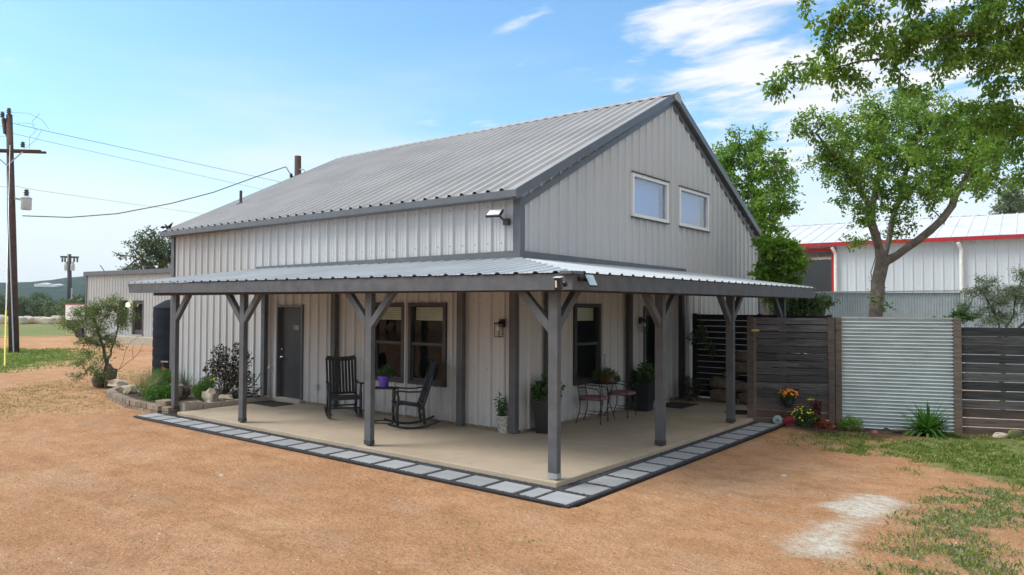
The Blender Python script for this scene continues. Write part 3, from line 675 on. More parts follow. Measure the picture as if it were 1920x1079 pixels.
def ground_mat():
    t = NT('ground'); p = t.pos(); gm = t.attr('grassy'); pw = t.attr('powder'); mu = t.attr('mulchy')
    a = t.noise(p, .35, 6, .6); b = t.noise(p, 3.2, 7, .62); f = t.noise(p, 70, 5, .7); f2 = t.noise(p, 210, 3, .6)
    col = t.ramp(a, [(.25, (.53, .27, .125)), (.5, (.65, .35, .18)), (.75, (.73, .44, .255))])
    col = t.mix(t.mrange(b, .42, .72, 0, .45), col, (.37, .18, .075))
    col = t.mix(t.mrange(t.noise(t.pos((.5, 1.6, 1)), .9, 5), .5, .72, 0, .4), col, (.52, .35, .235))
    col = t.mix(t.mrange(f, .36, .50, .62, 0), col, (.17, .085, .045))
    col = t.mix(t.mrange(f, .55, .68, 0, .55), col, (.62, .43, .30))
    col = t.mix(t.mrange(t.noise(t.pos((1, 1, 1)), 1.15, 8, .66), .50, .66, 0, .40), col, (.42, .20, .075))
    col = t.mix(t.mrange(t.noise(p, 11, 7, .72), .55, .68, 0, .45), col, (.25, .12, .055))
    col = t.mix(t.mrange(t.noise(p, 24, 6, .72), .56, .66, 0, .40), col, (.66, .46, .32))
    g1 = t.noise(p, 38, 3, .8); col = t.mix(t.mrange(g1, .60, .70, 0, .5), col, (.22, .10, .045)); col = t.mix(t.mrange(g1, .30, .40, .45, 0), col, (.80, .58, .40))
    g2 = t.noise(t.pos((1, 1.3, 1)), 2.1, 9, .74); col = t.mix(t.mrange(g2, .52, .64, 0, .38), col, (.36, .185, .085)); col = t.mix(t.mrange(g2, .34, .44, .25, 0), col, (.76, .52, .34))
    rut = t.noise(t.pos((.28, 2.6, 1)), .9, 6, .6); col = t.mix(t.mrange(rut, .54, .68, 0, .35), col, (.38, .19, .08)); col = t.mix(t.mrange(rut, .30, .42, .3, 0), col, (.70, .46, .27))
    v = t.N.new('ShaderNodeTexVoronoi'); v.inputs['Scale'].default_value = 55; t.L.new(p, v.inputs['Vector'])
    sv_ = t.N.new('ShaderNodeSeparateXYZ'); t.L.new(v.outputs['Color'], sv_.inputs[0])
    pb = t.math('MULTIPLY', t.mrange(sv_.outputs[0], .93, .95), t.mrange(v.outputs['Distance'], .25, .45, 1, 0)); col = t.mix(pb, col, (.72, .58, .46))
    db = t.math('MULTIPLY', t.mrange(sv_.outputs[1], .86, .9), t.mrange(v.outputs['Distance'], .2, .5, .8, 0)); col = t.mix(db, col, (.14, .06, .03))
    pwc = t.ramp(t.noise(p, 14, 5), [(.3, (.55, .45, .34)), (.6, (.78, .72, .62))])
    pk = t.math('ADD', pw, t.math('MULTIPLY', t.math('SUBTRACT', t.noise(t.pos((1, 1.7, 1)), 5, 10, .78), .5), 1.25)); col = t.mix(t.mrange(pk, .22, .95, 0, .95), col, pwc)
    gr = t.ramp(t.noise(p, 9, 6, .7), [(.25, (.11, .14, .04)), (.5, (.20, .235, .075)), (.75, (.36, .33, .16))])
    gr = t.mix(t.mrange(t.noise(p, .22, 4), .4, .65, 0, .5), gr, (.29, .26, .13))
    k = t.math('ADD', gm, t.math('MULTIPLY', t.math('SUBTRACT', t.noise(p, 4.5, 7, .7), .5), 1.15)); col = t.mix(t.mrange(k, .36, .72), col, gr)
    mc = t.ramp(t.noise(p, 30, 5, .7), [(.3, (.05, .03, .02)), (.7, (.16, .10, .06))]); col = t.mix(t.math('MULTIPLY', mu, t.mrange(b, .2, .5, .6, 1)), col, mc)
    t.color(col); t.b.inputs['Roughness'].default_value = .95; t.b.inputs['Specular IOR Level'].default_value = .15
    h = t.math('ADD', t.math('MULTIPLY', f, .5), t.math('MULTIPLY', t.noise(p, 18, 5), 1.2)); h = t.math('ADD', h, t.math('MULTIPLY', f2, .3)); h = t.math('ADD', h, t.math('MULTIPLY', t.noise(p, 6, 6, .7), 1.6))
    t.bump(h, .03, 1); MATS['ground'] = t.m
ground_mat()
go = np_mesh('ground', np.stack([X.ravel(), Y.ravel(), Z.ravel()], -1), F, np.zeros(len(F)), 'ground', smooth=True); tag(go, kind='structure')
MULCH = [(2.75, 4.5), (4.3, 5.1), (6.2, 5.9), (6.3, 5.2), (5.4, 4.55), (4.7, 4.0), (3.9, 3.75), (3.3, 3.8), (2.9, 4.0)]
MUM = np.clip((poly_sd(X, Y, MULCH)+(fbm(X, Y, .4, 11)-.5)*.5)/.3+.4, 0, 1)
BEDP = [(-11.9, -1.5), (-11.2, -1.95), (-10.2, -2.15), (-8.9, -2.45), (-7.0, -2.45), (-6.95, 0), (-11.9, 0)]
for nm, arr in (('grassy', GM), ('powder', PW), ('mulchy', MUM)):
    a = go.data.attributes.new(nm, 'FLOAT', 'POINT'); a.data.foreach_set('value', arr.ravel().astype(np.float32))
def gz(x, y): 
    return (fbm(x*.35, y*2.2, 1.6, 31, 4)-.5)*.03-.12 + (fbm(x, y, 2.6, 1)-.5)*.035*np.clip((np.hypot(x-1, y+1)-2)/6, 0, 1) + (fbm(x, y, .45, 5, 3)-.5)*.018
# loose stones of the decomposed granite
def scatter_stones(n):
    d = 3.0*np.exp(rng.uniform(0, 1, n)*math.log(13)); px = rng.uniform(-150, 2000, n)
    P = CAM[None, :]+(FW[None, :]+RT[None, :]*((px-960)/FPX)[:, None])*d[:, None]; x, y = P[:, 0], P[:, 1]
    keep = ~((x > -7.45) & (x < 3.15) & (y > -3.12) & (y < 12)) & (grass_mask(x, y) < .55) & ~((x > -12) & (x < 0) & (y > -2.6)) & ~((y > 4.2+(x-2.4)*.4) & (x > 2.3))
    x, y = x[keep], y[keep]; n = len(x); big = rng.random(n)**7
    r = .0022+.0045*rng.random(n)+.012*big
    a = rng.uniform(0, 6.28, n); z = gz(x, y)
    base = np.array([(1, 0, 0), (0, 1, 0), (-1, 0, 0), (0, -1, 0), (0, 0, .8)], float)
    V = np.zeros((n, 5, 3)); 
    for i in range(5):
        jx = base[i, 0]*(1+.3*(rng.random(n)-.5)); jy = base[i, 1]*(.8+.4*(rng.random(n)-.5))
        V[:, i, 0] = x+r*(jx*np.cos(a)-jy*np.sin(a)); V[:, i, 1] = y+r*(jx*np.sin(a)+jy*np.cos(a)); V[:, i, 2] = z-.003+r*base[i, 2]*.9+.001
    b = (np.arange(n)*5)[:, None, None]; F = (b+np.array([(0, 1, 4), (1, 2, 4), (2, 3, 4), (3, 0, 4)])[None]).reshape(-1, 3)
    return V.reshape(-1, 3), F, np.repeat(rng.random(n), 4)
t = NT('granite_bits'); ti = t.attr('tint'); t.color(t.ramp(ti, [(0, (.14, .07, .04)), (.35, (.36, .20, .11)), (.75, (.50, .33, .21)), (.93, (.60, .46, .34)), (1, (.78, .72, .62))])); t.b.inputs['Roughness'].default_value = .9; MATS['granite_bits'] = t.m
V, F_, T = scatter_stones(70000); o = np_mesh('granite_gravel', V, F_, T, 'granite_bits'); tag(o, 'loose orange granite grit scattered over the driveway', 'gravel', kind='stuff')
# grass blades
def scatter_grass(n, polys, mat, name, label, hmin, hmax, soft=1.0, wf=1.0):
    xs, ys = [], []
    for poly, cnt in zip(polys, n):
        p = np.array(poly); e = soft*.6; x = rng.uniform(p[:, 0].min()-e, p[:, 0].max()+e, cnt*4); y = rng.uniform(p[:, 1].min()-e, p[:, 1].max()+e, cnt*4)
        sdp = poly_sd(x, y, poly); gmk = np.clip(.5+(sdp+(fbm(x, y, .9, 3)-.5)*1.6)/soft, 0, 1)
        k = rng.random(len(x)) < gmk*np.clip((fbm(x, y, .22, 21, 5)-.40)*6, .03, 1); x = x[k][:cnt]; y = y[k][:cnt]; xs.append(x); ys.append(y)
    x = np.concatenate(xs); y = np.concatenate(ys); 
    k = ~((x > -7.45) & (x < 3.15) & (y > -3.12) & (y < 12)); x, y = x[k], y[k]
    d = np.hypot(x-CAM[0], y-CAM[1]); n = len(x); h = rng.uniform(hmin, hmax, n)*(1+.02*d); w = (.0010+.00030*d)*(1+rng.random(n))*wf; a = rng.uniform(0, 6.28, n); le = rng.uniform(.2, 1.1, n)*h; b = rng.uniform(0, 6.28, n); z = gz(x, y)
    V = np.zeros((n, 4, 3)); ca, sa = np.cos(a), np.sin(a)
    V[:, 0] = np.stack([x-ca*w, y-sa*w, z-.01], -1); V[:, 1] = np.stack([x+ca*w, y+sa*w, z-.01], -1)
    mx_, my_ = x+np.cos(b)*le*.4, y+np.sin(b)*le*.4
    V[:, 2] = np.stack([mx_+ca*w*.7, my_+sa*w*.7, z+h*.65], -1); V[:, 3] = np.stack([x+np.cos(b)*le, y+np.sin(b)*le, z+h*.95], -1)
    F = np.arange(n*4).reshape(-1, 4)
    o = np_mesh(name, V.reshape(-1, 3), F, rng.random(n), mat); tag(o, label, 'grass', kind='stuff'); return o
scatter_grass([90000, 4500], [LAWN, LAWN2], 'grass', 'lawn_grass', 'short green lawn grass in front of the wooden fence', .012, .045, .6)
scatter_grass([40000], [ISLE], 'grass', 'verge_grass', 'green grass island around the tall utility pole', .02, .05, 2.5)
scatter_grass([9000, 3000], [YARD, YARD2], 'grass_dry', 'dry_grass', 'sparse dry grass on the dirt beside the planting bed', .01, .03, 1.6)
scatter_grass([6500, 1400], [STRIP, STRIP2], 'grass', 'strip_grass', 'patchy green grass fading into the dirt near the corner of the yard', .012, .045, .9)
scatter_grass([8000, 1600], [STRIP, STRIP2], 'grass_grey', 'grey_weeds', 'grey green creeping weeds beside the driveway', .008, .022, .8, 1.7)
# a few weeds in the open dirt
wx = rng.normal(0, 1, (900, 2)); cs = [Wz(a, b, -.12)[:2] for a, b in [(880, 980), (850, 1025), (980, 1015), (920, 970), (820, 985), (1180, 955), (30, 900), (1755, 1000), (1540, 1058), (1590, 1045), (1650, 1060), (320, 1030), (75, 745), (240, 748)]]
# ------------------------------------------------------------------ hills and far land
def hill_z(azd, f):
    hh = 33+2.5*math.sin(azd*.21+1)+3.5*math.sin(azd*.6)+(7*math.exp(-((azd+27)/5.5)**2))
    return -3+hh*math.sin(f*math.pi/2)**.9+2.2*(mnoise.noise(Vector((azd*.9, f*6, 0))))+.9*mnoise.noise(Vector((azd*5, f*20, 3)))
def hills():
    n = 220; az = np.linspace(-85, 60, n); rows = 14; V = []; 
    for j in range(rows):
        f = j/(rows-1)
        for i in range(n):
            a = math.radians(az[i]); d = 620+f*520
            dr = FW[:2]*math.cos(a)+RT[:2]*math.sin(a); 
            z = hill_z(az[i], f)
            V.append((CAM[0]+dr[0]*d, CAM[1]+dr[1]*d, z))
    F = [(j*n+i, j*n+i+1, (j+1)*n+i+1, (j+1)*n+i) for j in range(rows-1) for i in range(n-1)]
    V += [(v[0]*1.02, v[1]*1.02, -8) for v in V[-n:]]
    F += [((rows-1)*n+i, (rows-1)*n+i+1, rows*n+i+1, rows*n+i) for i in range(n-1)]
    t = NT('hill'); p = t.pos()
    col = t.ramp(t.noise(t.pos((1, 1, 2.5)), .045, 8, .75), [(.3, (.035, .065, .055)), (.5, (.06, .095, .075)), (.7, (.11, .14, .10))])
    t.color(col); t.b.inputs['Roughness'].default_value = 1; t.b.inputs['Specular IOR Level'].default_value = 0; t.bump(t.noise(p, .08, 6, .8), 6); MATS['hill'] = t.m
    tag(np_mesh('hills', V, F, np.zeros(len(F)), 'hill', smooth=True), kind='structure')
hills()
# ------------------------------------------------------------------ vegetation
def rand_dirs(n, g=None):
    v = (g or rng).normal(size=(n, 3)); return v/np.linalg.norm(v, axis=1, keepdims=True)
def leaves_np(P, Dr, L, Wd, fold=.25, g=None):
    """leaf blades: base P, direction Dr, length L, width Wd -> folded kite quads (two triangles each share the midrib)"""
    g = g or rng; n = len(P); r = rand_dirs(n, g); S = np.cross(Dr, r); S /= np.linalg.norm(S, axis=1, keepdims=True)+1e-9
    N_ = np.cross(S, Dr); L = np.asarray(L)[:, None]; Wd = np.asarray(Wd)[:, None]
    V = np.zeros((n, 4, 3)); V[:, 0] = P; V[:, 1] = P+Dr*L*.45+S*Wd*.5+N_*Wd*fold; V[:, 2] = P+Dr*L; V[:, 3] = P+Dr*L*.45-S*Wd*.5+N_*Wd*fold
    return V.reshape(-1, 3), np.arange(n*4).reshape(-1, 4)
def skeleton(limbs, targets, step=.25, jit=.05, droop=0, g=None, attach=.25):
    """limbs: list of polylines (world). returns nodes, parent index"""
    g = g or rng; nodes = []; par = []; depth = []
    for li, pl in enumerate(limbs):
        pl = [np.array(p, float) for p in pl]
        start = None
        if nodes: 
            d = np.linalg.norm(np.array(nodes)-pl[0], axis=1); start = int(d.argmin())
        for a, b in zip(pl[:-1], pl[1:]):
            k = max(1, int(np.linalg.norm(b-a)/step))
            for i in range(k):
                q = a+(b-a)*(i/k)
                if start is not None and i == 0 and np.allclose(a, pl[0]): last = start; continue
                nodes.append(q+g.normal(0, jit*.35, 3)); par.append(-1 if (start is None and i == 0 and a is pl[0]) else (last if nodes and len(par) else -1)); last = len(nodes)-1; start = start if start is not None else None
                if start is None: start = -2
            if start == -2: start = -3
        nodes.append(pl[-1]); par.append(last); last = len(nodes)-1
    main = len(nodes); base = nodes[0]
    T = np.array(targets); 
    if len(T):
        nb = np.array(nodes); lim = np.ones(len(nb), bool)
        zmin = base[2]+attach*(max(p[2] for p in nodes)-base[2])
        D = np.array([np.linalg.norm(nb-t, axis=1).min() for t in T]); order = D.argsort(); ends = []
        okn = [p[2] > zmin for p in nodes]
        for o_ in order:
            t = T[o_]; nb = np.array(nodes); d = np.linalg.norm(nb-t, axis=1)+np.where(np.array(okn), 0, 50); i = int(d.argmin()); a = nb[i]; L = np.linalg.norm(t-a); k = max(1, int(L/step)); last = i
            off = g.normal(0, 1, 3)*L*.10; 
            for j in range(1, k+1):
                f = j/k; q = a+(t-a)*f+off*math.sin(f*math.pi)+np.array([0, 0, L*.12*math.sin(f*math.pi)-droop*f*f*L])+g.normal(0, jit*.4, 3)
                nodes.append(q); par.append(last); okn.append(True); last = len(nodes)-1
            ends.append(last)
    else: ends = []
    return np.array(nodes), par, ends
def limb_mesh(nodes, par, r0, rmin, power=.48, nside=6, ends=None, tint=.5):
    n = len(nodes); cnt = np.zeros(n); ch = [0]*n
    for p in par:
        if p >= 0: ch[p] += 1
    for i in range(n-1, -1, -1):
        if ch[i] == 0: cnt[i] += 1
    order = range(n-1, -1, -1)
    for i in order:
        if par[i] >= 0: cnt[par[i]] += cnt[i]
    rad = np.maximum(r0*(cnt/cnt[0])**power, rmin)
    mb = MB(); segs = {}
    V = []; F = []
    for i in range(n):
        p = par[i]
        if p < 0: continue
        a = Vector(nodes[p]); b = Vector(nodes[i]); d = b-a
        if d.length < 1e-5: continue
        d.normalize(); u = d.orthogonal().normalized(); w = d.cross(u); k = nside if rad[i] > .03 else 4
        ra = min(rad[p], rad[i]*1.35); b0 = len(V)
        for (c, r) in ((a-d*ra*.25, ra), (b+d*rad[i]*.25, rad[i])):
            for j in range(k): th = 2*math.pi*j/k; V.append(c+(u*math.cos(th)+w*math.sin(th))*r)
        F += [(b0+j, b0+(j+1) % k, b0+k+(j+1) % k, b0+k+j) for j in range(k)]
    return V, F
def lobes_points(lobes, n, g):
    vol = np.array([l[3]**2.2 for l in lobes]); vol /= vol.sum(); out = []
    for l, v in zip(lobes, vol):
        k = max(2, int(round(n*v))); d = rand_dirs(k, g)*(g.random((k, 1))**.45)*l[3]; d[:, 2] *= (l[4] if len(l) > 4 else .8)
        out.append(d+np.array(l[:3])) 
    return np.concatenate(out)
def PXL(lobes, base_d): return [(*W(a, b, d), r, *(e)) for (a, b, d, r, *e) in lobes]
def tree(name, label, cat, base, limbs, lobes, ntw, nleaf, leaf, leafL, leafmat, bark='bark_grey', r0=.16, rmin=.006, spray=.22, seed=1, droop=0, hang=0, group=None, step=.25, attach=.25, asp=.5, parts=('trunk', 'crown'), jit=.05, power=.55):
    g = np.random.default_rng(seed); base = np.array(base, float)
    T = lobes_points(lobes, ntw, g)
    nodes, par, ends = skeleton(limbs, T, step=step, droop=droop, g=g, attach=attach, jit=jit)
    root = thing(name, label, cat, tuple(base), 0, group)
    V, F = limb_mesh(nodes, par, r0, rmin, power)
    off = base; me = bpy.data.meshes.new(parts[0]); me.from_pydata([tuple(np.array(v)-off) for v in V], [], F); me.materials.append(M(bark)); me.shade_smooth()
    o = bpy.data.objects.new(parts[0], me); COL.objects.link(o); o.parent = root; WL[o.name] = tuple(off)
    # leaves on short sprays round every twig end and along the last nodes
    E = nodes[ends]; pn = nodes[[par[e] if par[e] >= 0 else e for e in ends]]
    src = np.concatenate([E, E, (E+pn)/2, pn]); k = g.integers(0, len(src), nleaf)
    # clumps: every twig gets a few sub-twigs
    sub = rand_dirs(len(src)*5, g)*spray*g.uniform(.3, 1, (len(src)*5, 1)); sub[:, 2] = sub[:, 2]*.75-hang*spray
    ctr = np.repeat(src, 5, 0)+sub; k = g.integers(0, len(ctr), nleaf); f = g.random((nleaf, 1))
    P = src[k//5]*(1-f**.7)+ctr[k]*f**.7+g.normal(0, spray*.13, (nleaf, 3))
    D = (ctr[k]-src[k//5]); D /= np.linalg.norm(D, axis=1, keepdims=True)+1e-9; D = D*.6+rand_dirs(nleaf, g)*.8; D[:, 2] -= .25+hang*.5; D /= np.linalg.norm(D, axis=1, keepdims=True)
    L = leafL*g.uniform(.6, 1.25, nleaf); V, F = leaves_np(P, D, L, L*asp, g=g)
    tw = g.random(len(src))[k//5]
    np_mesh(parts[1], V, F, np.clip(.6*tw+.4*g.random(nleaf), 0, 1), leafmat, root)
    return root
# forked tree behind the gate
b1 = W(1634, 712, 17); b1[2] = -.15
fk = W(1655, 492, 17)
limbs = [[b1, W(1636, 640, 17), W(1640, 580, 17), W(1647, 530, 17), fk, W(1641, 440, 16.9), W(1634, 395, 16.7), W(1608, 345, 16.4), W(1570, 300, 16.2), W(1530, 250, 16)],
         [fk, W(1668, 445, 17.2), W(1678, 395, 17.4), W(1700, 320, 17.8), W(1716, 250, 18)],
         [W(1660, 487, 17), W(1700, 466, 16.8), W(1745, 435, 16.6), W(1784, 388, 16.6), W(1812, 330, 16.8), W(1845, 270, 17)],
         [W(1634, 395, 16.7), W(1650, 330, 17.3), W(1650, 240, 17.6)]]
lob = PXL([(1525, 232, 16, .45), (1568, 275, 16.2, .55), (1600, 240, 16.8, .6), (1545, 320, 16.4, .5), (1600, 330, 16.4, .7), (1650, 215, 17.5, .75), (1650, 290, 17, .9), (1720, 205, 18, .8), (1725, 290, 17.6, 1.0), (1790, 235, 17.4, .85), (1800, 310, 16.8, .85), (1850, 280, 17, .75), (1880, 240, 17.2, .6), (1690, 370, 16.8, .7), (1620, 400, 16.5, .45), (1745, 360, 16.8, .6), (1605, 445, 16.8, .28), (1690, 430, 17, .3), (1850, 340, 17, .5), (1495, 222, 16, .18), (1640, 560, 17, .12), (1655, 575, 16.9, .10), (1570, 370, 16.4, .25)], 17)
tree('shade_tree', 'green tree with forked grey trunk rising behind the corrugated gate panel', 'tree', b1, limbs, lob, 620, 34000, 'q', .088, 'leaf_elm', r0=.165, spray=.27, seed=3, attach=.55)
# big tree whose branches hang into the picture from the right; it stands beside the lawn
b2 = np.array([12.2, 1.2, -.15]); t2 = b2+np.array([-.1, .1, 2.9])
limbs = [[b2, b2+np.array([-.05, 0, 1.5]), t2, W(2060, 40, 10.2), W(1940, 40, 9.8), W(1830, 60, 9.6), W(1740, 75, 9.5), W(1650, 110, 9.4), W(1560, 125, 9.3), W(1480, 130, 9.3)],
         [t2, W(2150, 200, 10.4), W(1980, 220, 10), W(1880, 200, 9.8), W(1790, 190, 9.7)],
         [t2, W(2080, -120, 10), W(1900, -120, 9.6), W(1760, -70, 9.4), W(1640, -20, 9.2), W(1570, 30, 9.2)],
         [t2, b2+np.array([.3, .5, 4.8]), b2+np.array([.5, .6, 6.8])],
         [t2, W(2200, 330, 10.4), W(2050, 330, 10.2), W(1940, 300, 10)], [t2, b2+np.array([1.8, .5, 4.5]), b2+np.array([3, 1, 5.3])]]
lob = PXL([(1450, 150, 9.3, .10), (1478, 122, 9.3, .17), (1520, 118, 9.3, .20), (1565, 100, 9.3, .26), (1560, 45, 9.2, .30), (1600, 140, 9.4, .22), (1622, 60, 9.3, .38), (1690, 110, 9.5, .26), (1700, 40, 9.4, .40), (1600, 10, 9.2, .32), (1770, 50, 9.6, .42), (1770, 120, 9.5, .28), (1840, 80, 9.7, .48), (1840, 10, 9.6, .45), (1900, 120, 9.8, .48), (1770, 215, 9.7, .22), (1820, 225, 9.8, .30), (1885, 215, 9.9, .45), (1905, 300, 10, .38), (1760, 265, 9.8, .26), (1840, 330, 9.9, .22), (1715, 290, 9.7, .15), (1925, 20, 9.7, .5), (1700, -40, 9.4, .45), (1600, -50, 9.3, .4), (1500, -25, 9.2, .25), (1850, -80, 9.7, .6), (2010, 60, 10, .7), (2020, 220, 10.2, .7), (1990, 330, 10.2, .5), (2050, -80, 10, .8), (1780, -110, 9.6, .6), (1560, 150, 9.3, .14), (1470, 160, 9.3, .08), (1720, 160, 9.5, .18)], 10)
lob += [(*(b2+np.array(v)), r) for v, r in [((0, .3, 5.5), 1.2), ((.5, .6, 6.8), 1.1), ((1.8, .6, 5), 1.2), ((3, 1, 5.2), 1), ((1.2, -1, 5), 1)]]
tree('overhanging_tree', 'large leafy tree whose drooping branches hang in from the upper corner above the lawn', 'tree', b2, limbs, lob, 1350, 95000, 'q', .072, 'leaf_elm', r0=.24, rmin=.003, power=.80, spray=.2, seed=11, hang=.35, droop=.12, attach=.4, step=.2)
# tree behind the far corner of the gable
b3 = W(1432, 650, 24); b3[2] = -.15
limbs = [[b3, W(1430, 560, 24), W(1425, 480, 24), W(1415, 400, 24), W(1405, 330, 24), W(1395, 270, 24)], [W(1425, 480, 24), W(1450, 420, 23.6), W(1460, 350, 23.4), W(1450, 300, 23.4)], [W(1420, 430, 24), W(1385, 380, 24.4), W(1360, 320, 24.6)]]
lob = PXL([(1390, 275, 24, .75), (1420, 262, 24, .5), (1355, 300, 24.6, .7), (1440, 305, 23.6, .8), (1375, 345, 24.4, 1.0), (1455, 350, 23.4, .75), (1430, 385, 23.8, 1.0), (1400, 420, 24, .9), (1465, 395, 23.6, .45), (1440, 440, 23.6, .7), (1475, 325, 23.4, .35), (1480, 390, 23.4, .3), (1395, 480, 24, .9), (1345, 340, 25, .8)], 24)
tree('backyard_tree', 'rounded green tree standing right behind the far end of the gable', 'tree', b3, limbs, lob, 420, 13500, 'q', .13, 'leaf_bright', r0=.2, spray=.34, seed=5)
# bright shrubby tree by the corner, with a bare grey stem
b4 = W(1465, 700, 18.6); b4[2] = -.15
limbs = [[b4, W(1466, 600, 18.6), W(1469, 540, 18.5), W(1472, 500, 18.5), W(1470, 465, 18.5)], [W(1468, 560, 18.6), W(1500, 520, 18.3), W(1515, 490, 18.3)], [W(1466, 590, 18.6), W(1440, 530, 18.8), W(1440, 480, 18.8)]]
lob = PXL([(1455, 470, 18.5, .4), (1480, 475, 18.5, .42), (1445, 510, 18.8, .45), (1490, 500, 18.4, .24), (1480, 540, 18.7, .4), (1450, 550, 18.8, .4), (1435, 455, 18.8, .25)], 18)
tree('bright_shrub', 'bright yellow green bushy tree with thin pale stem beside the porch roof end', 'shrub', b4, limbs, lob, 220, 8500, 'q', .12, 'leaf_bright', r0=.07, spray=.2, seed=8)
b5 = W(1500, 700, 20); b5[2] = -.15
lob = PXL([(1500, 565, 19.6, .4), (1525, 575, 19.6, .4), (1480, 580, 19.6, .4), (1540, 570, 20, .3), (1470, 560, 19.8, .3)], 19)
tree('yard_bush', 'dark green bush behind the fence under the porch roof end', 'bush', b5, [[b5, W(1505, 620, 19.8), W(1510, 580, 19.7)], [W(1503, 630, 19.8), W(1535, 580, 19.8)]], lob, 160, 7000, 'q', .10, 'leaf_oak', r0=.06, spray=.2, seed=9)
# feathery grey green shrub above the right fence panel
b6 = W(1880, 720, 15.6); b6[2] = -.15
limbs = [[b6, W(1880, 640, 15.6), W(1870, 600, 15.5), W(1850, 560, 15.4), W(1835, 540, 15.4)], [W(1878, 630, 15.6), W(1900, 590, 15.5), W(1910, 540, 15.6), W(1920, 515, 15.6)], [W(1880, 640, 15.6), W(1930, 600, 15.7), W(1960, 550, 15.8)]]
lob = PXL([(1830, 545, 15.4, .25, .6), (1810, 575, 15.3, .2, .6), (1855, 530, 15.4, .25, .8), (1865, 570, 15.4, .35), (1900, 545, 15.6, .35), (1915, 515, 15.6, .2), (1935, 560, 15.7, .45), (1880, 598, 15.4, .3), (1840, 600, 15.3, .22), (1960, 520, 15.8, .4), (1980, 590, 15.8, .5), (1800, 600, 15.3, .12)], 15)
tree('feathery_shrub', 'feathery grey green shrub rising above the dark fence panel', 'shrub', b6, limbs, lob, 420, 17000, 'q', .055, 'leaf_grey', bark='bark', r0=.05, rmin=.004, spray=.17, seed=12, asp=.28, step=.12)
b7 = W(1795, 660, 16.2); b7[2] = -.15
tree('fence_bush', 'small bright green bush peeping over the fence beside the gate post', 'bush', b7, [[b7, W(1796, 610, 16.2), W(1800, 595, 16.2)]], PXL([(1800, 590, 16.2, .15), (1790, 597, 16.2, .14), (1815, 595, 16.2, .12), (1770, 600, 16.2, .06), (1745, 598, 16.2, .05)], 16), 60, 1800, 'q', .06, 'leaf_herb', r0=.02, spray=.08, seed=14)
# conifer beyond the barn
b8 = W(1898, 560, 62); b8[2] = -1
tree('far_conifer', 'grey green conifer rising beyond the white barn roof', 'tree', b8, [[b8, W(1897, 460, 62), W(1898, 400, 62), W(1899, 345, 62)]], PXL([(1898, 350, 62, .7), (1892, 365, 62, .9), (1905, 375, 62, 1), (1888, 385, 62, 1.1), (1905, 395, 62, 1.2), (1880, 398, 62, .7), (1915, 385, 62, .8)], 60), 130, 5000, 'q', .28, 'leaf_grey', r0=.25, rmin=.02, spray=.5, seed=15, step=.6, asp=.35)
# oak behind the outbuilding with long bare reaching limbs
b9 = W(300, 600, 58); b9[2] = -.6
limbs = [[b9, W(302, 540, 58), W(303, 500, 58), W(300, 470, 58), W(288, 440, 58)], [W(302, 515, 58), W(270, 490, 57), W(245, 480, 56), W(222, 478, 56), W(210, 472, 56)], [W(270, 490, 57), W(255, 470, 57), W(235, 455, 57)], [W(303, 505, 58), W(320, 470, 58), W(335, 450, 58)], [W(245, 520, 56), W(228, 510, 56), W(198, 512, 56), W(188, 498, 56)]]
lob = PXL([(284, 445, 58, 1.1), (300, 460, 58, 1.3), (285, 475, 58, 1.1), (270, 462, 57.5, .8), (312, 480, 58, 1.3), (295, 495, 58, 1.2), (262, 452, 57, .5), (250, 468, 57, .45), (238, 452, 57, .35), (240, 482, 56.5, .5), (225, 480, 56, .3), (265, 500, 57, .9), (245, 505, 56.5, .8), (230, 512, 56, .5), (325, 460, 58, 1.2), (330, 490, 58, 1.3)], 58)
tree('oak', 'old oak with bare reaching limbs above the outbuilding roof', 'tree', b9, limbs, lob, 330, 4600, 'q', .22, 'leaf_oak', bark='bark', r0=.3, rmin=.03, spray=.55, seed=17, step=.5)
# small mesquite-like tree on the dirt left of the planting bed
b10 = np.array([-13.49, -1.12, -.14])
D_ = 19.9
def L10(a, b, d=0): return W(a, b, D_+d)
limbs = [[b10, L10(197, 700), L10(200, 680), L10(192, 650), L10(180, 610), L10(170, 580)], [L10(200, 690), L10(210, 655, .3), L10(220, 620, .3), L10(222, 590, .4), L10(205, 565, .3)],
         [L10(198, 700), L10(225, 692), L10(248, 672), L10(262, 660), L10(269, 644)], [L10(248, 672), L10(247, 655), L10(250, 648)], [L10(225, 692), L10(235, 660), L10(246, 640), L10(262, 630, -.2)], [L10(192, 650), L10(160, 640, -.3), L10(130, 615, -.3)],
         [L10(196, 705), L10(170, 690, -.2), L10(148, 705, -.2)], [L10(262, 660), L10(270, 657)]]
lob = PXL([(130, 610, 19.6, .28, .6), (150, 585, 19.8, .32, .7), (180, 578, 19.9, .28, .8), (170, 600, 19.9, .45), (195, 580, 20, .35), (215, 565, 20.2, .28), (235, 580, 20.2, .25), (225, 605, 20.2, .3), (185, 630, 19.8, .4), (160, 640, 19.6, .3), (205, 640, 20, .3), (250, 568, 20.2, .12), (122, 600, 19.7, .15), (255, 590, 20.2, .14), (150, 680, 19.6, .22, .6), (175, 690, 19.7, .25, .7), (195, 705, 19.7, .28, .6), (145, 705, 19.6, .2, .5), (165, 665, 19.6, .18), (240, 600, 20.1, .15), (195, 672, 19.9, .2)], 20)
tree('mesquite_tree', 'small feathery mesquite tree leaning on the dirt beside the planting bed', 'tree', b10, limbs, lob, 360, 10500, 'q', .065, 'leaf_mesquite', bark='bark', r0=.06, power=.6, rmin=.005, spray=.21, seed=21, step=.14, asp=.34, attach=.12)
sb = MB(); sb.rock(b10+np.array([-.05, 0, .22]), (.4, .34, .5), 4, .3, .5); sb.rock(b10+np.array([.25, .12, .25]), (.3, .3, .8), 7, 1, .3)
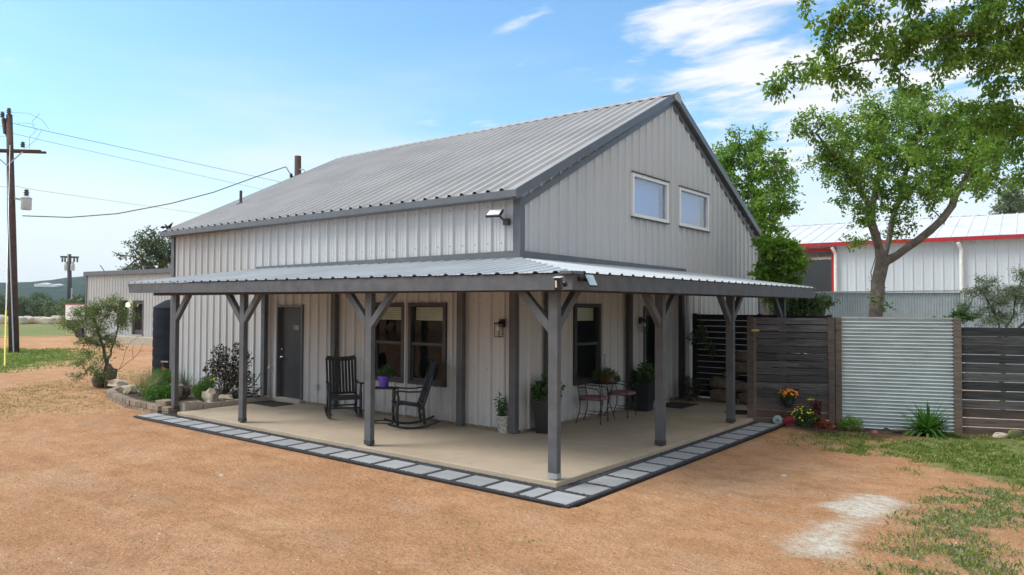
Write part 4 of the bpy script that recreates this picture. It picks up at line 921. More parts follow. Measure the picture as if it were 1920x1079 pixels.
tk = [o for o in bpy.data.objects if o.name == 'mesquite_tree'][0]; sb.build('stump', 'bark', tk, True)
# belt of round oaks and cedars at the foot of the hills
def far_tree_proto(seed, h, w):
    g = np.random.default_rng(seed); n = 3200
    root = thing('far_tree', 'x', 'tree', (0, 0, 0), local=True)
    mb = MB(); mb.tube([(0, 0, -.3), (.05, .05, h*.35), (0, 0, h*.7)], [.16, .13, .06], 6); mb.build('trunk', 'bark', root)
    lob = [(g.uniform(-.32, .32)*w, g.uniform(-.32, .32)*w, g.uniform(.35, .82)*h, g.uniform(.18, .3)*w) for _ in range(11)]+[(0, 0, h*.5, w*.38)]
    k = g.integers(0, len(lob), n); Lb = np.array(lob); d = rand_dirs(n, g); P = Lb[k, :3]+d*Lb[k, 3:4]*(g.random((n, 1))**.35)*np.array([1, 1, .85]); P[:, 2] = np.maximum(P[:, 2], .15)
    D = d*.5+rand_dirs(n, g); D /= np.linalg.norm(D, axis=1, keepdims=True); L = g.uniform(.18, .42, n)
    V, F = leaves_np(P, D, L, L*.8, g=g); np_mesh('crown', V, F, np.clip(g.random(n)*.5+.5*g.random(len(lob))[k], 0, 1), 'leaf_far', root)
    return root
protos = [far_tree_proto(31, 4.8, 6.2), far_tree_proto(32, 4.2, 5.2), far_tree_proto(33, 5.4, 5.6)]
spots = [(-40, 118, 1.0), (-5, 112, 1.1), (12, 108, 1.0), (38, 116, .95), (60, 120, 1.15), (82, 112, 1.0), (104, 108, .85), (122, 104, .8), (140, 110, .9), (22, 125, 1.2), (95, 130, 1.2), (150, 98, 1.15), (-60, 110, 1.0), (50, 132, 1.2), (165, 120, 1.1), (75, 135, 1.25), (118, 128, 1.1)]; spots = [(a, b, c*.74) for a, b, c in spots]
spots.sort()
used = [0, 0, 0]
for i, (px, d, s) in enumerate(spots):
    p = protos[i % 3]
    o = p if not used[i % 3] else copytree(p)
    used[i % 3] = 1; q = W(px, 574, d); o.location = (q[0], q[1], -.7); o.rotation_euler = (0, 0, i*1.7); o.scale = (s, s, s)
    tag(o, 'rounded dark tree in the belt of trees at the foot of the hills', 'tree', 'trees at the foot of the hills')
# a taller cedar beside the outbuilding corner
o = copytree(protos[0]); q = W(156, 574, 70); o.location = (q[0], q[1], -.6); o.scale = (.55, .55, .8); tag(o, 'taller dark cedar just beyond the outbuilding corner', 'tree'); 
if 'group' in o: del o['group']
# trees across the road behind the viewer, seen in the window panes
for i, (x, y, s) in enumerate([(-16, -34, 1.5), (-8, -38, 1.7), (1, -36, 1.6), (9, -38, 1.7), (18, -34, 1.5), (-26, -32, 1.6), (28, -20, 1.6), (30, -8, 1.5), (-36, -30, 1.6), (26, -30, 1.7)]):
    o = copytree(protos[i % 3]); o.location = (x, y, -.2); o.scale = (s, s, s); o.rotation_euler = (0, 0, i*2.1); tag(o, 'roadside oak across the dirt yard facing the house', 'tree', 'trees across the yard')
# ------------------------------------------------------------------ outbuilding
def face_frame(A, B):
    A = np.array(A, float); B = np.array(B, float); d = (B-A)/np.linalg.norm(B-A); n = np.array([d[1], -d[0], 0]); return A, d, n
OA, OD, ON = face_frame((-41.88, 9.64, 0), (-32.76, 10.47, 0))
ob = thing('outbuilding', 'long low grey metal outbuilding with one door, set back across the dirt drive', 'outbuilding', (OA[0], OA[1], -.35))
def OP(u, n, z): return OA+OD*u+ON*n+np.array([0, 0, z])
OTOP = 4.0
w = MB(); ribbed(w, OP(0, 0, 0), OD, (0, 0, 1), ON, 17, lambda u: .33, lambda u: OTOP, [(3.88, 4.75, 1.05, 2.38), (5.3, 6.4, .32, 2.4)], start=.1, dep=.035); w.build('front_wall', 'shed_paint', ob)
w = MB(); ribbed(w, OP(0, -11, 0), ON, (0, 0, 1), -OD, 11, lambda u: -.1, lambda u: OTOP, dep=.035)
ribbed(w, OP(17, 0, 0), -ON, (0, 0, 1), OD, 11, lambda u: -.1, lambda u: OTOP, dep=.035); w.build('side_wall', 'shed_paint', ob)
w = MB(); ribbed(w, OP(17, -11, 0), -OD, (0, 0, 1), -ON, 17, lambda u: -.1, lambda u: OTOP, dep=.035); w.build('rear_wall', 'shed_paint', ob)
ORM = Matrix((Vector(OD), Vector(ON), Vector((0, 0, 1)))).transposed()
def obox(mb, u0, u1, n0, n1, z0, z1): mb.box(OP((u0+u1)/2, (n0+n1)/2, (z0+z1)/2), (abs(u1-u0), abs(n1-n0), abs(z1-z0)), 0, .5, ORM)
w = MB(); obox(w, -.1, 17.1, -11.1, .06, OTOP+.02, OTOP+.06); w.build('roof', 'roof_main', ob)
w = MB(); obox(w, -.12, 17.1, .0601, .16, OTOP-.06, OTOP+.19); w.build('gutter', 'trim', ob)
w = MB(); obox(w, -.05, .1, -.02, .05, -.1, OTOP-.05); w.build('corner_trim', 'trim', ob)
w = MB(); obox(w, -.1, 17.1, -11, .02, -.9, .325); obox(w, 2.3, 17, .021, .9, -.9, .30); w.build('foundation', 'concrete', ob)
window(ob, OP(3.88, 0, 1.05), OD, ON, .87, 1.33, True, 'trim_dark', 'glass', 0)
door(ob, OP(5.3, 0, .32), OD, ON, 1.1, 2.08, .13, None, True)
lf = thing('wall_lamp', 'lit round globe lamp between the window and door of the outbuilding', 'lamp', tuple(OP(5.1, .04, 2.1)))
m_ = MB(); m_.tube([OP(5.1, .04, 2.1), OP(5.1, .12, 2.12)], .05, 8); m_.build('bracket', 'trim_dark', lf)
t = NT('lamp_glow'); t.b.inputs['Emission Color'].default_value = (1, .78, .42, 1); t.b.inputs['Emission Strength'].default_value = 5; t.color(t.mix(0, (.9, .8, .6), (.9, .8, .6))); MATS['lamp_glow'] = t.m
m_ = MB(); m_.rock(OP(5.1, .2, 2.12), (.22, .22, .26), 0, 0, 0); m_.build('globe', 'lamp_glow', lf, True)
# ------------------------------------------------------------------ black water tank
tc_ = np.array([-14.75, 2.15]); tk = thing('water_tank', 'big black plastic water tank standing by the end of the house', 'tank', (tc_[0], tc_[1], -.14))
# left edge of the tank seen at px 284
dd = np.linalg.norm
tb = MB(); Rt_ = 1.18
prof = [(Rt_*.985, 0)]
for i in range(30):
    z = .05+i*2.15/29; prof.append((Rt_-(.012 if i % 4 == 0 else 0), z))
prof += [(Rt_*.97, 2.24), (Rt_*.72, 2.42), (Rt_*.4, 2.52), (.24, 2.55)]
tb.lathe(prof, (tc_[0], tc_[1], -.14), 48); tb.build('body', 'tank_plastic', tk, 40)
tb = MB(); tb.lathe([(.25, 2.54), (.26, 2.62), (.24, 2.66), (.1, 2.68)], (tc_[0], tc_[1], -.14), 24); tb.build('lid', 'black_plastic', tk, 40)
vb = thing('valve_box', 'small brown box and pipe against the foot of the black tank', 'box', tuple(Wz(316, 706, -.12)))
q = Wz(313, 712, -.12); m_ = MB(); m_.box(q+np.array([0, 0, .27]), (.22, .2, .52), .4); m_.build('box', 'terracotta', vb, bevel=.01); m_ = MB(); m_.box(q+np.array([0, 0, .55]), (.26, .24, .04), .4); m_.tube([q+np.array([.0, .05, .57]), q+np.array([0, .05, .75]), q+np.array([.1, .4, .75])], .03, 8); m_.build('lid', 'galv', vb)
# ------------------------------------------------------------------ utility poles
def insulator(mb, p, s=1): mb.lathe([(.045*s, 0), (.07*s, .03*s), (.04*s, .05*s), (.075*s, .09*s), (.04*s, .11*s), (.06*s, .15*s), (.02*s, .18*s)], p, 10)
P1 = np.array([-33.9, 3.35, -.15]); T1 = W(17, 228, 36.7)
P1 = Wz(27, 664, -.16); P1T = W(17.5, 216, 36.7)
pole = thing('utility_pole', 'tall brown wooden utility pole carrying a transformer, standing on the grass island', 'utility pole', tuple(P1))
mb = MB(); mb.tube([P1-np.array([0, 0, .3]), P1+(P1T-P1)*.5, P1T], [.215, .18, .135], 14); mb.build('shaft', 'pole_wood', pole, True)
def at1(f, du=0, dd_=0): return P1+(P1T-P1)*f+RT*du+FW*dd_
fx = lambda py: (658-py)/(658-216)
mb = MB()
mb.beam(at1(fx(286), -1.3, -.2), at1(fx(289), 1.65, -.2), .09, .11); mb.build('crossarm', 'pole_wood', pole); mb = MB(); mb.beam(at1(fx(286), -1.3, .2), at1(fx(289), 1.65, .2), .09, .11); mb.build('crossarm', 'pole_wood', pole)
for s in (-1, 1):
    mb = MB(); mb.beam(at1(fx(317), 0, -.24), at1(fx(291), s*.78, -.24), .02, .06); mb.build('crossarm_brace', 'galv', pole)
for du, py in ((0.05, 214), (-.28, 222), (.7, 281), (-.9, 281)):
    mb = MB(); insulator(mb, at1(fx(py), du, -.1), 1.6); mb.build('insulator', 'porcelain', pole)
mb = MB(); mb.beam(at1(fx(224), -.28, 0), at1(fx(252), -.20, 0), .16, .2, (1, 0, 0)); mb.beam(at1(fx(252), -.22, 0), at1(fx(272), -.03, 0), .05, .05, (1, 0, 0)); mb.build('pole_top_arm', 'pole_wood', pole)
trf = MB(); c = at1(fx(400), .72, -.0); trf.lathe([(.21, 0), (.225, .03), (.225, .52), (.245, .54), (.245, .57), (.15, .63)], c, 20); tf = trf.build('transformer', 'transformer', pole, 40)
mb = MB(); insulator(mb, c+np.array([0, 0, .68]), 1.8); mb.build('bushing', 'porcelain', tf)
mb = MB(); mb.beam(at1(fx(378), .1, 0), c+np.array([0, 0, .45]), .05, .1); mb.build('bracket', 'galv', tf)
mb = MB(); mb.tube([at1(.01, .1, -.2), at1(.3, .05, -.2), at1(fx(330), -.06, -.17)], .03, 6); mb.build('conduit', 'galv', pole)
for k, pts in enumerate([[(75, 213), (60, 228), (66, 236)], [(32, 231), (60, 232), (66, 244)], [(70, 243), (55, 258), (55, 280)], [(78, 245), (68, 262), (44, 281)], [(20, 211), (55, 213), (80, 226), (92, 243)]]):
    mb = MB(); mb.tube([W(a, b, 36.6) for a, b in pts], .008, 5); mb.build('jumper_wire', 'wire', pole)
gw = thing('guy_wire', 'slanting guy wire with yellow guard beside the tall utility pole', 'guy wire', tuple(Wz(9, 690, -.12)))
a = Wz(9, 688, -.15); b = W(19, 262, 36.5); mb = MB(); mb.tube([a, b], .010, 5); mb.build('wire', 'galv', gw); mb = MB(); mb.tube([a, a+(b-a)*.195], .032, 8); mb.build('guard', 'yellow', gw); mb = MB(); mb.tube([a+(b-a)*.195, a+(b-a)*.36], .022, 8); mb.build('sleeve', 'pipe_white', gw)
P3 = W(560, 560, 43); P3[2] = -.2; P3T = W(558.5, 293, 43)
p3 = thing('utility_pole', 'brown pole top showing above the main roof slope', 'utility pole', tuple(P3)); mb = MB(); mb.tube([P3, P3T], [.24, .19], 12); mb.build('shaft', 'pole_wood', p3, True)
mb = MB(); insulator(mb, W(546, 334, 42.7), 1.5); mb.tube([W(546, 331, 42.7), W(556, 333, 43)], .03, 6); mb.build('bracket', 'black', p3)
mb = MB(); mb.tube([W(562, 318, 42.8), W(569, 318, 42.6), W(573, 325, 42.6)], .03, 6); mb.build('service_loop', 'galv', p3)
P4 = W(131, 600, 120); P4[2] = -.6; p4 = thing('utility_pole', 'distant utility pole with crossarm in front of the wooded hill', 'utility pole', tuple(P4)); mb = MB(); mb.tube([P4, W(130, 477, 120)], [.42, .3], 8); mb.build('shaft', 'trim_dark', p4, True)
mb = MB(); mb.beam(W(114, 482, 120), W(147, 483, 120), .3, .3); mb.build('crossarm', 'trim_dark', p4)
for a in (124, 136): mb = MB(); mb.lathe([(.3, 0), (.32, .9), (.1, 1.5)], W(a, 508, 119.8), 10); mb.build('transformer', 'transformer', p4)
for a in (117, 122, 139, 145): mb = MB(); mb.lathe([(.12, -.7), (.16, -.2), (.1, 0)], W(a, 484, 119.8), 8); mb.build('insulator', 'porcelain', p4)
pg = W(134.5, 600, 118); pg[2] = -.6; mb = MB(); mb.tube([pg, W(134.5, 541, 118)], .13, 8); o = mb.build('grey_mast', 'galv', None, loc=tuple(pg)); tag(o, 'slender pale mast right beside the distant utility pole', 'mast')
def wire(pts, r, label, sag=0):
    P = [np.array(p, float) for p in pts]; out = []
    for a, b in zip(P[:-1], P[1:]):
        n = 14; L = np.linalg.norm(b-a)
        for i in range(n+(b is P[-1])): f = i/n; out.append(a+(b-a)*f-np.array([0, 0, sag*4*f*(1-f)]))
    mb = MB(); mb.tube(out, r, 5); o = mb.build('power_line', 'wire', None, loc=tuple(out[0])); tag(o, label, 'power line', 'power lines')
wire([W(22, 231, 36.7), W(100, 249, 38), W(560, 349, 60), W(900, 420, 90)], .013, 'upper power line sloping down from the top of the tall pole past the roof', .0)
wire([W(22, 250, 36.7), W(90, 266, 38), W(520, 362, 70), W(800, 420, 100)], .010, 'second power line just below the top one on the tall pole', .0)
wire([W(22, 348, 36.7), W(75, 358, 38), W(390, 403, 60), W(700, 450, 90)], .008, 'thin lower line running from above the transformer towards the vent pipe', .0)
wire([W(42, 405, 36.6), W(130, 408, 38), W(220, 401, 39), W(320, 382, 40), W(400, 361, 41), W(480, 332, 42), W(536, 313, 42.6), W(548, 333, 42.8)], .026, 'thick sagging service cable between the tall pole and the pole behind the roof', .0)
for a, b in ((228, 240), (215, 224), (347, 352), (250, 258), (207, 211)):
    wire([W(-260, a-22, 38), W(20, b, 36.7)], .008, 'thin overhead wire arriving at the tall pole from the road side')
# bird on the far roof corner
bd = MB(); q = np.array([-11.78, -.2, 4.12])
bd.tube([q+np.array([.0, 0, .02]), q+np.array([-.02, -.01, .07]), q+np.array([-.05, -.03, .14]), q+np.array([-.075, -.045, .18]), q+np.array([-.10, -.06, .19])], [.01, .028, .03, .018, .004], 8)
for s in (-1, 1):
    a = q+np.array([-.04, -.025, .11]); bd.add([a, a+RT*s*.11+np.array([0, 0, .03+.06*(s > 0)]), a+RT*s*.18+np.array([0, 0, .0+.14*(s > 0)]), a+RT*s*.1+np.array([0, 0, -.04])], [(0, 1, 2, 3)]); bd.add([a+np.array([0, 0, .012]), a+RT*s*.11+np.array([0, 0, .042+.06*(s > 0)]), a+RT*s*.18+np.array([0, 0, .005+.14*(s > 0)]), a+RT*s*.1+np.array([0, 0, -.03])], [(3, 2, 1, 0)])
tag(bd.build('bird', 'iron', None, True, loc=tuple(q)), 'dark bird with spread wings on the far roof corner', 'bird')
# ------------------------------------------------------------------ white trailer, limestone blocks, distant houses
TA, TD, TN = face_frame(W(122, 600, 52)*[1, 1, 0], W(172, 600, 51)*[1, 1, 0])
tr_ = thing('storage_trailer', 'white boxy trailer with red top edge parked behind the mesquite', 'trailer', tuple(TA+np.array([0, 0, -.3])))
TRM = Matrix((Vector(TD), Vector(TN), Vector((0, 0, 1)))).transposed()
def tb2(mb, u0, u1, n0, n1, z0, z1): mb.box(TA+TD*(u0+u1)/2+TN*(n0+n1)/2+np.array([0, 0, (z0+z1)/2]), (u1-u0, n1-n0, z1-z0), 0, .5, TRM)
mb = MB(); tb2(mb, 0, 4.2, -2, 0, 1.02, 2.12); mb.build('body', 'white', tr_, bevel=.03); mb = MB(); tb2(mb, -.02, 4.22, -2.02, .02, 2.121, 2.2); mb.build('roof_edge', 'red', tr_); mb = MB(); tb2(mb, 0, 4.2, -1.9, -.1, .75, 1.02); mb.build('chassis', 'trim_dark', tr_)
for u in (1.4, 2.4):
    mb = MB(); c = TA+TD*u+np.array([0, 0, .08]); mb.tube([c-TN*.0, c-TN*.22], .38, 18); mb.build('wheel', 'black_plastic', tr_)
k = 0
for i, px in enumerate(np.arange(-120, 175, 17.5)):
    q = Wz(px, 608.5-.004*px-(.6 if i % 3 else 0), -.16); mb = MB(); L = random.uniform(1.15, 1.75); mb.rock(q+np.array([0, 0, .38+random.uniform(-.05, .08)]), (1.25, L*1.0, random.uniform(.85, 1.15)), i+3, math.atan2(RT[1], RT[0])+1.57+random.uniform(-.1, .1), .13)
    tag(mb.build('limestone_block', 'white_stone', None, 35, loc=tuple(q)), 'pale limestone block in the line along the far edge of the drive', 'stone block', 'limestone blocks along the far drive')
for (px, py, d, w_, h_, lab) in ((79, 536.5, 980, 10, 2.6, 'white house high on the wooded hill, the larger of two'), (102, 536.5, 985, 9, 1.6, 'low white house beside the larger one on the hill')):
    for d in range(660, 1130, 5):
        q = W(px, py, d); rr = math.hypot(q[0]-CAM[0], q[1]-CAM[1]); zz = hill_z(math.degrees(math.atan((px-960)/FPX)), (rr-620)/520)
        if zz > q[2]-1: break
    q[2] = zz+h_*.5; h = thing('hill_house', lab, 'house', tuple(q)); mb = MB(); mb.box(q, (w_, 8, h_), .67); mb.build('walls', 'white', h); mb = MB()
    mb.prism([q+RT*(-w_/2-.5)+np.array([0, 0, h_/2]), q+RT*(w_/2+.5)+np.array([0, 0, h_/2]), q+RT*(w_*.1)+np.array([0, 0, h_/2+1.3])], FW*8+np.array([0, 0, .01])); mb.build('roof', 'pipe_white', h)
    if w_ > 9.5: mb = MB(); mb.box(q+RT*8+np.array([0, 0, -.9]), (9, 6, 1.4), .67); mb.build('wing', 'white', h)
# ------------------------------------------------------------------ barn with red trim
BA, BD, BN = face_frame((-4.1, 27.4, 0), (5.48, 27.89, 0)); BA = BA-BD*.0
barn = thing('barn', 'white ribbed metal barn with red eave trim behind the fences', 'barn', (BA[0], BA[1], -.2))
def BP(u, n, z): return BA+BD*u+BN*n+np.array([0, 0, z])
BRM = Matrix((Vector(BD), Vector(BN), Vector((0, 0, 1)))).transposed()
def bb(mb, u0, u1, n0, n1, z0, z1): mb.box(BP((u0+u1)/2, (n0+n1)/2, (z0+z1)/2), (abs(u1-u0), abs(n1-n0), abs(z1-z0)), 0, .5, BRM)
BU0, BU1, BE = -4.0, 30.0, 5.22
mb = MB(); ribbed(mb, BP(BU0, 0, 0), BD, (0, 0, 1), BN, BU1-BU0, lambda u: -.2, lambda u: BE, [(2.0, 6.05, -.3, 5.0), (13.9-1.5+2.3, 17.8, 2.2, 3.06), (26, 29, 2.0, 3.0)], start=0, dep=.035, pitch=.4); mb.build('front_wall', 'barn_paint', barn)
mb = MB(); bb(mb, BU0, BU1, -12, -11.9, -.2, BE); bb(mb, BU0, BU0+.1, -11.89, -.05, -.2, BE); bb(mb, BU1-.1, BU1, -11.89, -.05, -.2, BE); mb.build('rear_wall', 'barn_paint', barn)
mb = MB(); s1 = Vector(-BN*.97)+Vector((0, 0, .243)); nn = Vector(BD).cross(s1).normalized(); ribbed(mb, BP(BU0-.2, .35, BE+.02), BD, s1, nn, BU1-BU0+.4, lambda u: 0, lambda u: 6.6, start=0, pitch=.6, dep=.03, minor=0)
s2 = Vector(BN*.97)+Vector((0, 0, .243)); ribbed(mb, BP(BU1+.2, -12.35, BE+.02), -BD, s2, Vector(-BD).cross(s2).normalized(), BU1-BU0+.4, lambda u: 0, lambda u: 6.6, start=0, pitch=.6, dep=.03, minor=0); mb.build('roof', 'barn_roof', barn)
mb = MB(); bb(mb, BU0-.2, BU1+.2, .351, .46, BE-.12, BE+.05); mb.build('eave_trim', 'red', barn)
mb = MB(); bb(mb, 1.96, 2.2, .04, .1, 0, 4.85); bb(mb, -2.0, 2.179, .04, .098, 4.86, 5.02); mb.build('door_trim', 'red', barn)
mb = MB(); bb(mb, 10.7, 13.9, .04, .09, 2.98, 3.10); mb.build('window_trim', 'red', barn)
mb = MB(); bb(mb, 10.6, 13.8, -.1, -.05, 2.1, 2.99); mb.build('window_void', 'black', barn)
for u in (2.75, 13.55+7.2, 31):
    pass
for px in (1567, 1803):
    dq = W(px, 470, 34); r_ = FW+RT*(px-960)/FPX; tt = ((BA-CAM) @ BN+.12)/(r_ @ BN); q = CAM+r_*tt; u = (q-BA) @ BD
    mb = MB(); mb.tube([BP(u-.1, .42, BE-.2), BP(u-.05, .35, BE-.3), BP(u, .14, BE-.5), BP(u, .12, .1)], .075, 10); mb.build('downspout', 'pipe_white', barn)
# ------------------------------------------------------------------ galvanised fence in the yard
def corr_sheet(mb, A, D, N_, L, z0, z1, pitch, amp, horiz=False, seg=6):
    A = np.array(A, float); D = np.array(D, float); N_ = np.array(N_, float)
    if horiz:
        n = int((z1-z0)/pitch*seg); prev = None
        for i in range(n+1):
            z = z0+(z1-z0)*i/n; o = amp*math.sin(2*math.pi*i/seg); a = A+N_*o+np.array([0, 0, z]); b = a+D*L
            if prev: mb.add([prev[0], prev[1], b, a], [(0, 1, 2, 3)])
            prev = (a, b)
    else:
        n = int(L/pitch*seg); prev = None
        for i in range(n+1):
            u = L*i/n; o = amp*math.sin(2*math.pi*i/seg); a = A+D*u+N_*o+np.array([0, 0, z0]); b = a+np.array([0, 0, z1-z0])
            if prev: mb.add([prev[0], a, b, prev[1]], [(0, 1, 2, 3)])
            prev = (a, b)
GA, GD_, GN = face_frame((.3, 15.25, 0), (4.57, 15.78, 0))
gf = thing('galvanised_fence', 'tall galvanised corrugated metal fence standing between the wooden fence and the barn', 'fence', (GA[0], GA[1], -.15))
mb = MB(); corr_sheet(mb, GA, GD_, GN, 2.05, -.1, 2.62, .075, .011); mb.build('sheet', 'galv_sheet', gf, 60)
mb = MB(); corr_sheet(mb, GA+GD_*2.15, GD_, GN, 2.15, -.1, 2.62, .075, .011); mb.build('sheet', 'galv_sheet', gf, 60)
mb = MB(); corr_sheet(mb, GA+GD_*4.4, GD_, GN, 5.5, -.1, 2.52, .075, .011); mb.build('sheet', 'galv_sheet', gf, 60)
for u in (0, 2.1, 4.34, 7.2, 9.9):
    mb = MB(); q = GA+GD_*u; mb.box(q+np.array([0, 0, 1.25])+GN*.02, (.08, .08, 2.8), .12); mb.build('post', 'galv', gf)
mb = MB(); mb.beam(GA+GN*.04+np.array([0, 0, 2.64]), GA+GD_*4.34+GN*.04+np.array([0, 0, 2.67]), .07, .05); mb.build('top_rail', 'galv', gf)

# ------------------------------------------------------------------ wooden fence panels and corrugated gate
FA = np.array([2.42, 4.27, 0]); FD = np.array([.932, .363, 0]); FD /= np.linalg.norm(FD); FN = np.array([FD[1], -FD[0], 0]); FANG = math.atan2(FD[1], FD[0])
def fu(px, py=700):     # distance along the fence line for a photograph column
    r_ = FW+RT*(px-960)/FPX+UP*(539.5-py)/FPX; tt = ((FA-CAM) @ FN)/(r_ @ FN); q = CAM+r_*tt; return float((q-FA) @ FD), float(q[2])
def local_thing(name, label, cat, u): 
    q = FA+FD*u; return thing(name, label, cat, (q[0], q[1], -.12), FANG, local=True)
def boards(parent, L, z0, z1, n, gap, seed, name='board_panel', mat='board', y=0):
    r = random.Random(seed); mb = MB(); h = (z1-z0)/n
    for i in range(n):
        za = z0+i*h; cut = r.uniform(.35, .65)*L
        g1 = gap*r.choice((.4, 1, 1.6)); g2 = gap*r.choice((.3, .8, 1.5)); t1 = r.random(); t2 = min(1, max(0, t1+r.uniform(-.25, .25)))
        sk = r.uniform(-.003, .003)
        mb.box((cut/2, y+r.uniform(-.003, .003), za+h/2), (cut-.002, .022, h-g1), 0, t1, Matrix.Rotation(sk, 3, 'Y'))
        mb.box(((cut+L)/2, y+r.uniform(-.003, .003), za+h/2), (L-cut-.002, .022, h-g2), 0, t2, Matrix.Rotation(-sk, 3, 'Y'))
    return mb.build(name, mat, parent)
uA, uB, uC, uD, uE = fu(1403)[0], fu(1553)[0], fu(1578)[0], fu(1787)[0], fu(1803)[0]
wf_ = local_thing('wooden_fence', 'weathered dark board fence panel with a basket of orange flowers hanging on it', 'fence', uA)
boards(wf_, uB-uA+.02, .0, 2.08, 15, .016, 5)
mb = MB(); mb.bx(-.02, .10, -.045, .10, -.1, 2.10, .3); mb.build('post', 'post_wood', wf_)
mb = MB(); mb.bx(.101, .15, -.03, -.012, 0, 2.07, .8); mb.build('batten', 'post_wood', wf_)
mb = MB(); mb.bx(uB-uA+.0, uB-uA+.11, -.06, .07, -.1, 2.085, .4); mb.build('post', 'post_wood', wf_)
gt = local_thing('corrugated_gate', 'gate panel of horizontal galvanised corrugated sheet between two wooden posts', 'gate', uC)
mb = MB(); corr_sheet(mb, (0, -.01, 0), (1, 0, 0), (0, -1, 0), uD-uC, .02, 2.07, .0655, .024, True, 8); mb.build('sheet', 'corrugated', gt, 60)
mb = MB(); mb.bx(-.11, -.002, -.05, .08, -.1, 2.085, .55); mb.build('post', 'post_wood', gt)
mb = MB(); mb.bx(uD-uC+.003, uD-uC+.13, -.04, .08, -.1, 2.085, .9); mb.build('post', 'post_wood', gt)
mb = MB(); mb.bx(0, uD-uC, -.02, .02, 2.072, 2.10, .5); mb.build('top_cap', 'galv', gt)
rf = local_thing('wooden_fence', 'dark weathered board fence panel on the far side of the corrugated gate', 'fence', uE)
boards(rf, 5.5, -.02, 1.93, 12, .012, 9)
for x in (2.3, 4.9): mb = MB(); mb.bx(x, x+.1, .02, .12, -.1, 1.95, .3); mb.build('post', 'post_wood', rf)
# dark slatted screen at the end of the porch
sc = thing('slatted_screen', 'dark horizontal slatted screen closing the end of the porch', 'fence', (.06, 6.62, 0))
mb = MB()
for i in range(14): mb.bx(.16, 3.2, 6.60, 6.62, .04+i*.139, .04+i*.139+.1315, .4)
mb.build('slat_panel', 'dark_board', sc); 
for x in (.13, 1.7, 3.2): mb = MB(); mb.bx(x, x+.09, 6.621, 6.71, 0, 2.0); mb.build('post', 'dark_board', sc)
# stacked limestone at the foot of the screen
sl_ = [(1.05, 6.25, .0, .55, .35, .28, 'large pale block at the bottom of the stone stack by the screen'), (1.75, 6.2, 0, .6, .35, .26, 'bottom block of the stone stack nearest the fence panel'), (1.0, 6.28, .29, .5, .32, .26, 'middle block on the left of the stone stack'), (1.6, 6.25, .27, .7, .33, .22, 'long middle block of the stone stack'),
       (2.2, 6.2, .0, .35, .3, .45, 'upright block at the fence end of the stone stack'), (1.45, 6.3, .68, .62, .3, .24, 'long block laid across the top of the stone stack'), (1.9, 6.3, .70, .45, .3, .2, 'short block on the top of the stone stack near the post'), (1.5, 6.34, .93, .32, .26, .22, 'topmost small block crowning the stone stack'), (1.2, 6.3, .55, .28, .3, .13, 'flat slab wedged in the stone stack')]
for i, (x, y, z, a, b, c, lab) in enumerate(sl_):
    mb = MB(); mb.rock((x, y, z+c/2), (a*1.1, b*1.1, c*1.05), i+20, random.uniform(-.1, .1), .08, sub=3); tag(mb.build('stone_block', 'rock_tan', None, 35, loc=(x, y, z)), lab, 'stone')  # darker rock for the limestone, porch shade put into its colour
# ------------------------------------------------------------------ planting bed left of the porch
def plant(name, label, cat, base, lobes, n, leafL, mat, asp=.4, seed=1, stems=8, up=.5, group=None, stem_mat='bark', foliage='foliage', sr=.004):
    g = np.random.default_rng(seed); base = np.array(base, float); root = thing(name, label, cat, tuple(base), 0, group)
    Lb = np.array([(*l[:3], l[3]) for l in lobes], float); k = g.integers(0, len(Lb), n) if len(Lb) < 2 else g.choice(len(Lb), n, p=Lb[:, 3]**2/np.sum(Lb[:, 3]**2))
    P = base+Lb[k, :3]+rand_dirs(n, g)*(g.random((n, 1))**.4)*Lb[k, 3:4]; P[:, 2] = np.maximum(P[:, 2], base[2]+.01)
    D = rand_dirs(n, g)*.8+(P-(base+Lb[k, :3]))/Lb[k, 3:4]*.5; D[:, 2] += up; D /= np.linalg.norm(D, axis=1, keepdims=True); L = leafL*g.uniform(.6, 1.3, n)
    V, F = leaves_np(P, D, L, L*asp, g=g); np_mesh(foliage, V, F, g.random(n), mat, root)
    if stems:
        mb = MB()
        for i in range(stems):
            l = Lb[i % len(Lb)]; e = base+l[:3]+rand_dirs(1, g)[0]*l[3]*.6; mid = base+(e-base)*.5+g.normal(0, .02, 3); mb.tube([base+g.normal(0, .01, 3)*[1, 1, 0], mid, e], [sr*1.6, sr, sr*.6], 5)
        mb.build('stem', stem_mat, root)
    return root
def blades(name, label, cat, base, n, L, w, mat, spread=1.0, seed=1, tips=None, rise=.9, seg=5, r0=.03):
    g = np.random.default_rng(seed); base = np.array(base, float); root = thing(name, label, cat, tuple(base)); V = []; F = []; T = []
    for i in range(n):
        a = g.uniform(0, 6.283); e = g.random()**.7*spread; l = L*g.uniform(.65, 1.1); d = np.array([math.cos(a), math.sin(a), 0]); s = np.array([-d[1], d[0], 0]); p = base+d*r0*g.random(); th = math.pi/2-e*.75; b0 = len(V); tt = g.random()
        for j in range(seg+1):
            f = j/seg; ww = w*(1-f**1.8)*(.6+.4*min(1, f*4)); V += [p-s*ww/2, p+s*ww/2]; p = p+(d*math.cos(th)+np.array([0, 0, math.sin(th)]))*l/seg; th -= e*(1.1/seg)*rise*1.2
        F += [(b0+2*j, b0+2*j+1, b0+2*j+3, b0+2*j+2) for j in range(seg)]; T += [tt]*seg
    np_mesh('leaves', np.array(V), np.array(F), T, mat, root); return root
so2 = MB(); so2.prism([(-11.75, -.9, -.14), (-11.3, -1.8, -.14), (-10.2, -2.02, -.14), (-8.9, -2.3, -.14), (-7.15, -2.3, -.14), (-7.15, -.1, -.14), (-11.8, -.1, -.14)], (0, 0, .19)); tag(so2.build('bed_soil', 'mulch'), kind='structure')
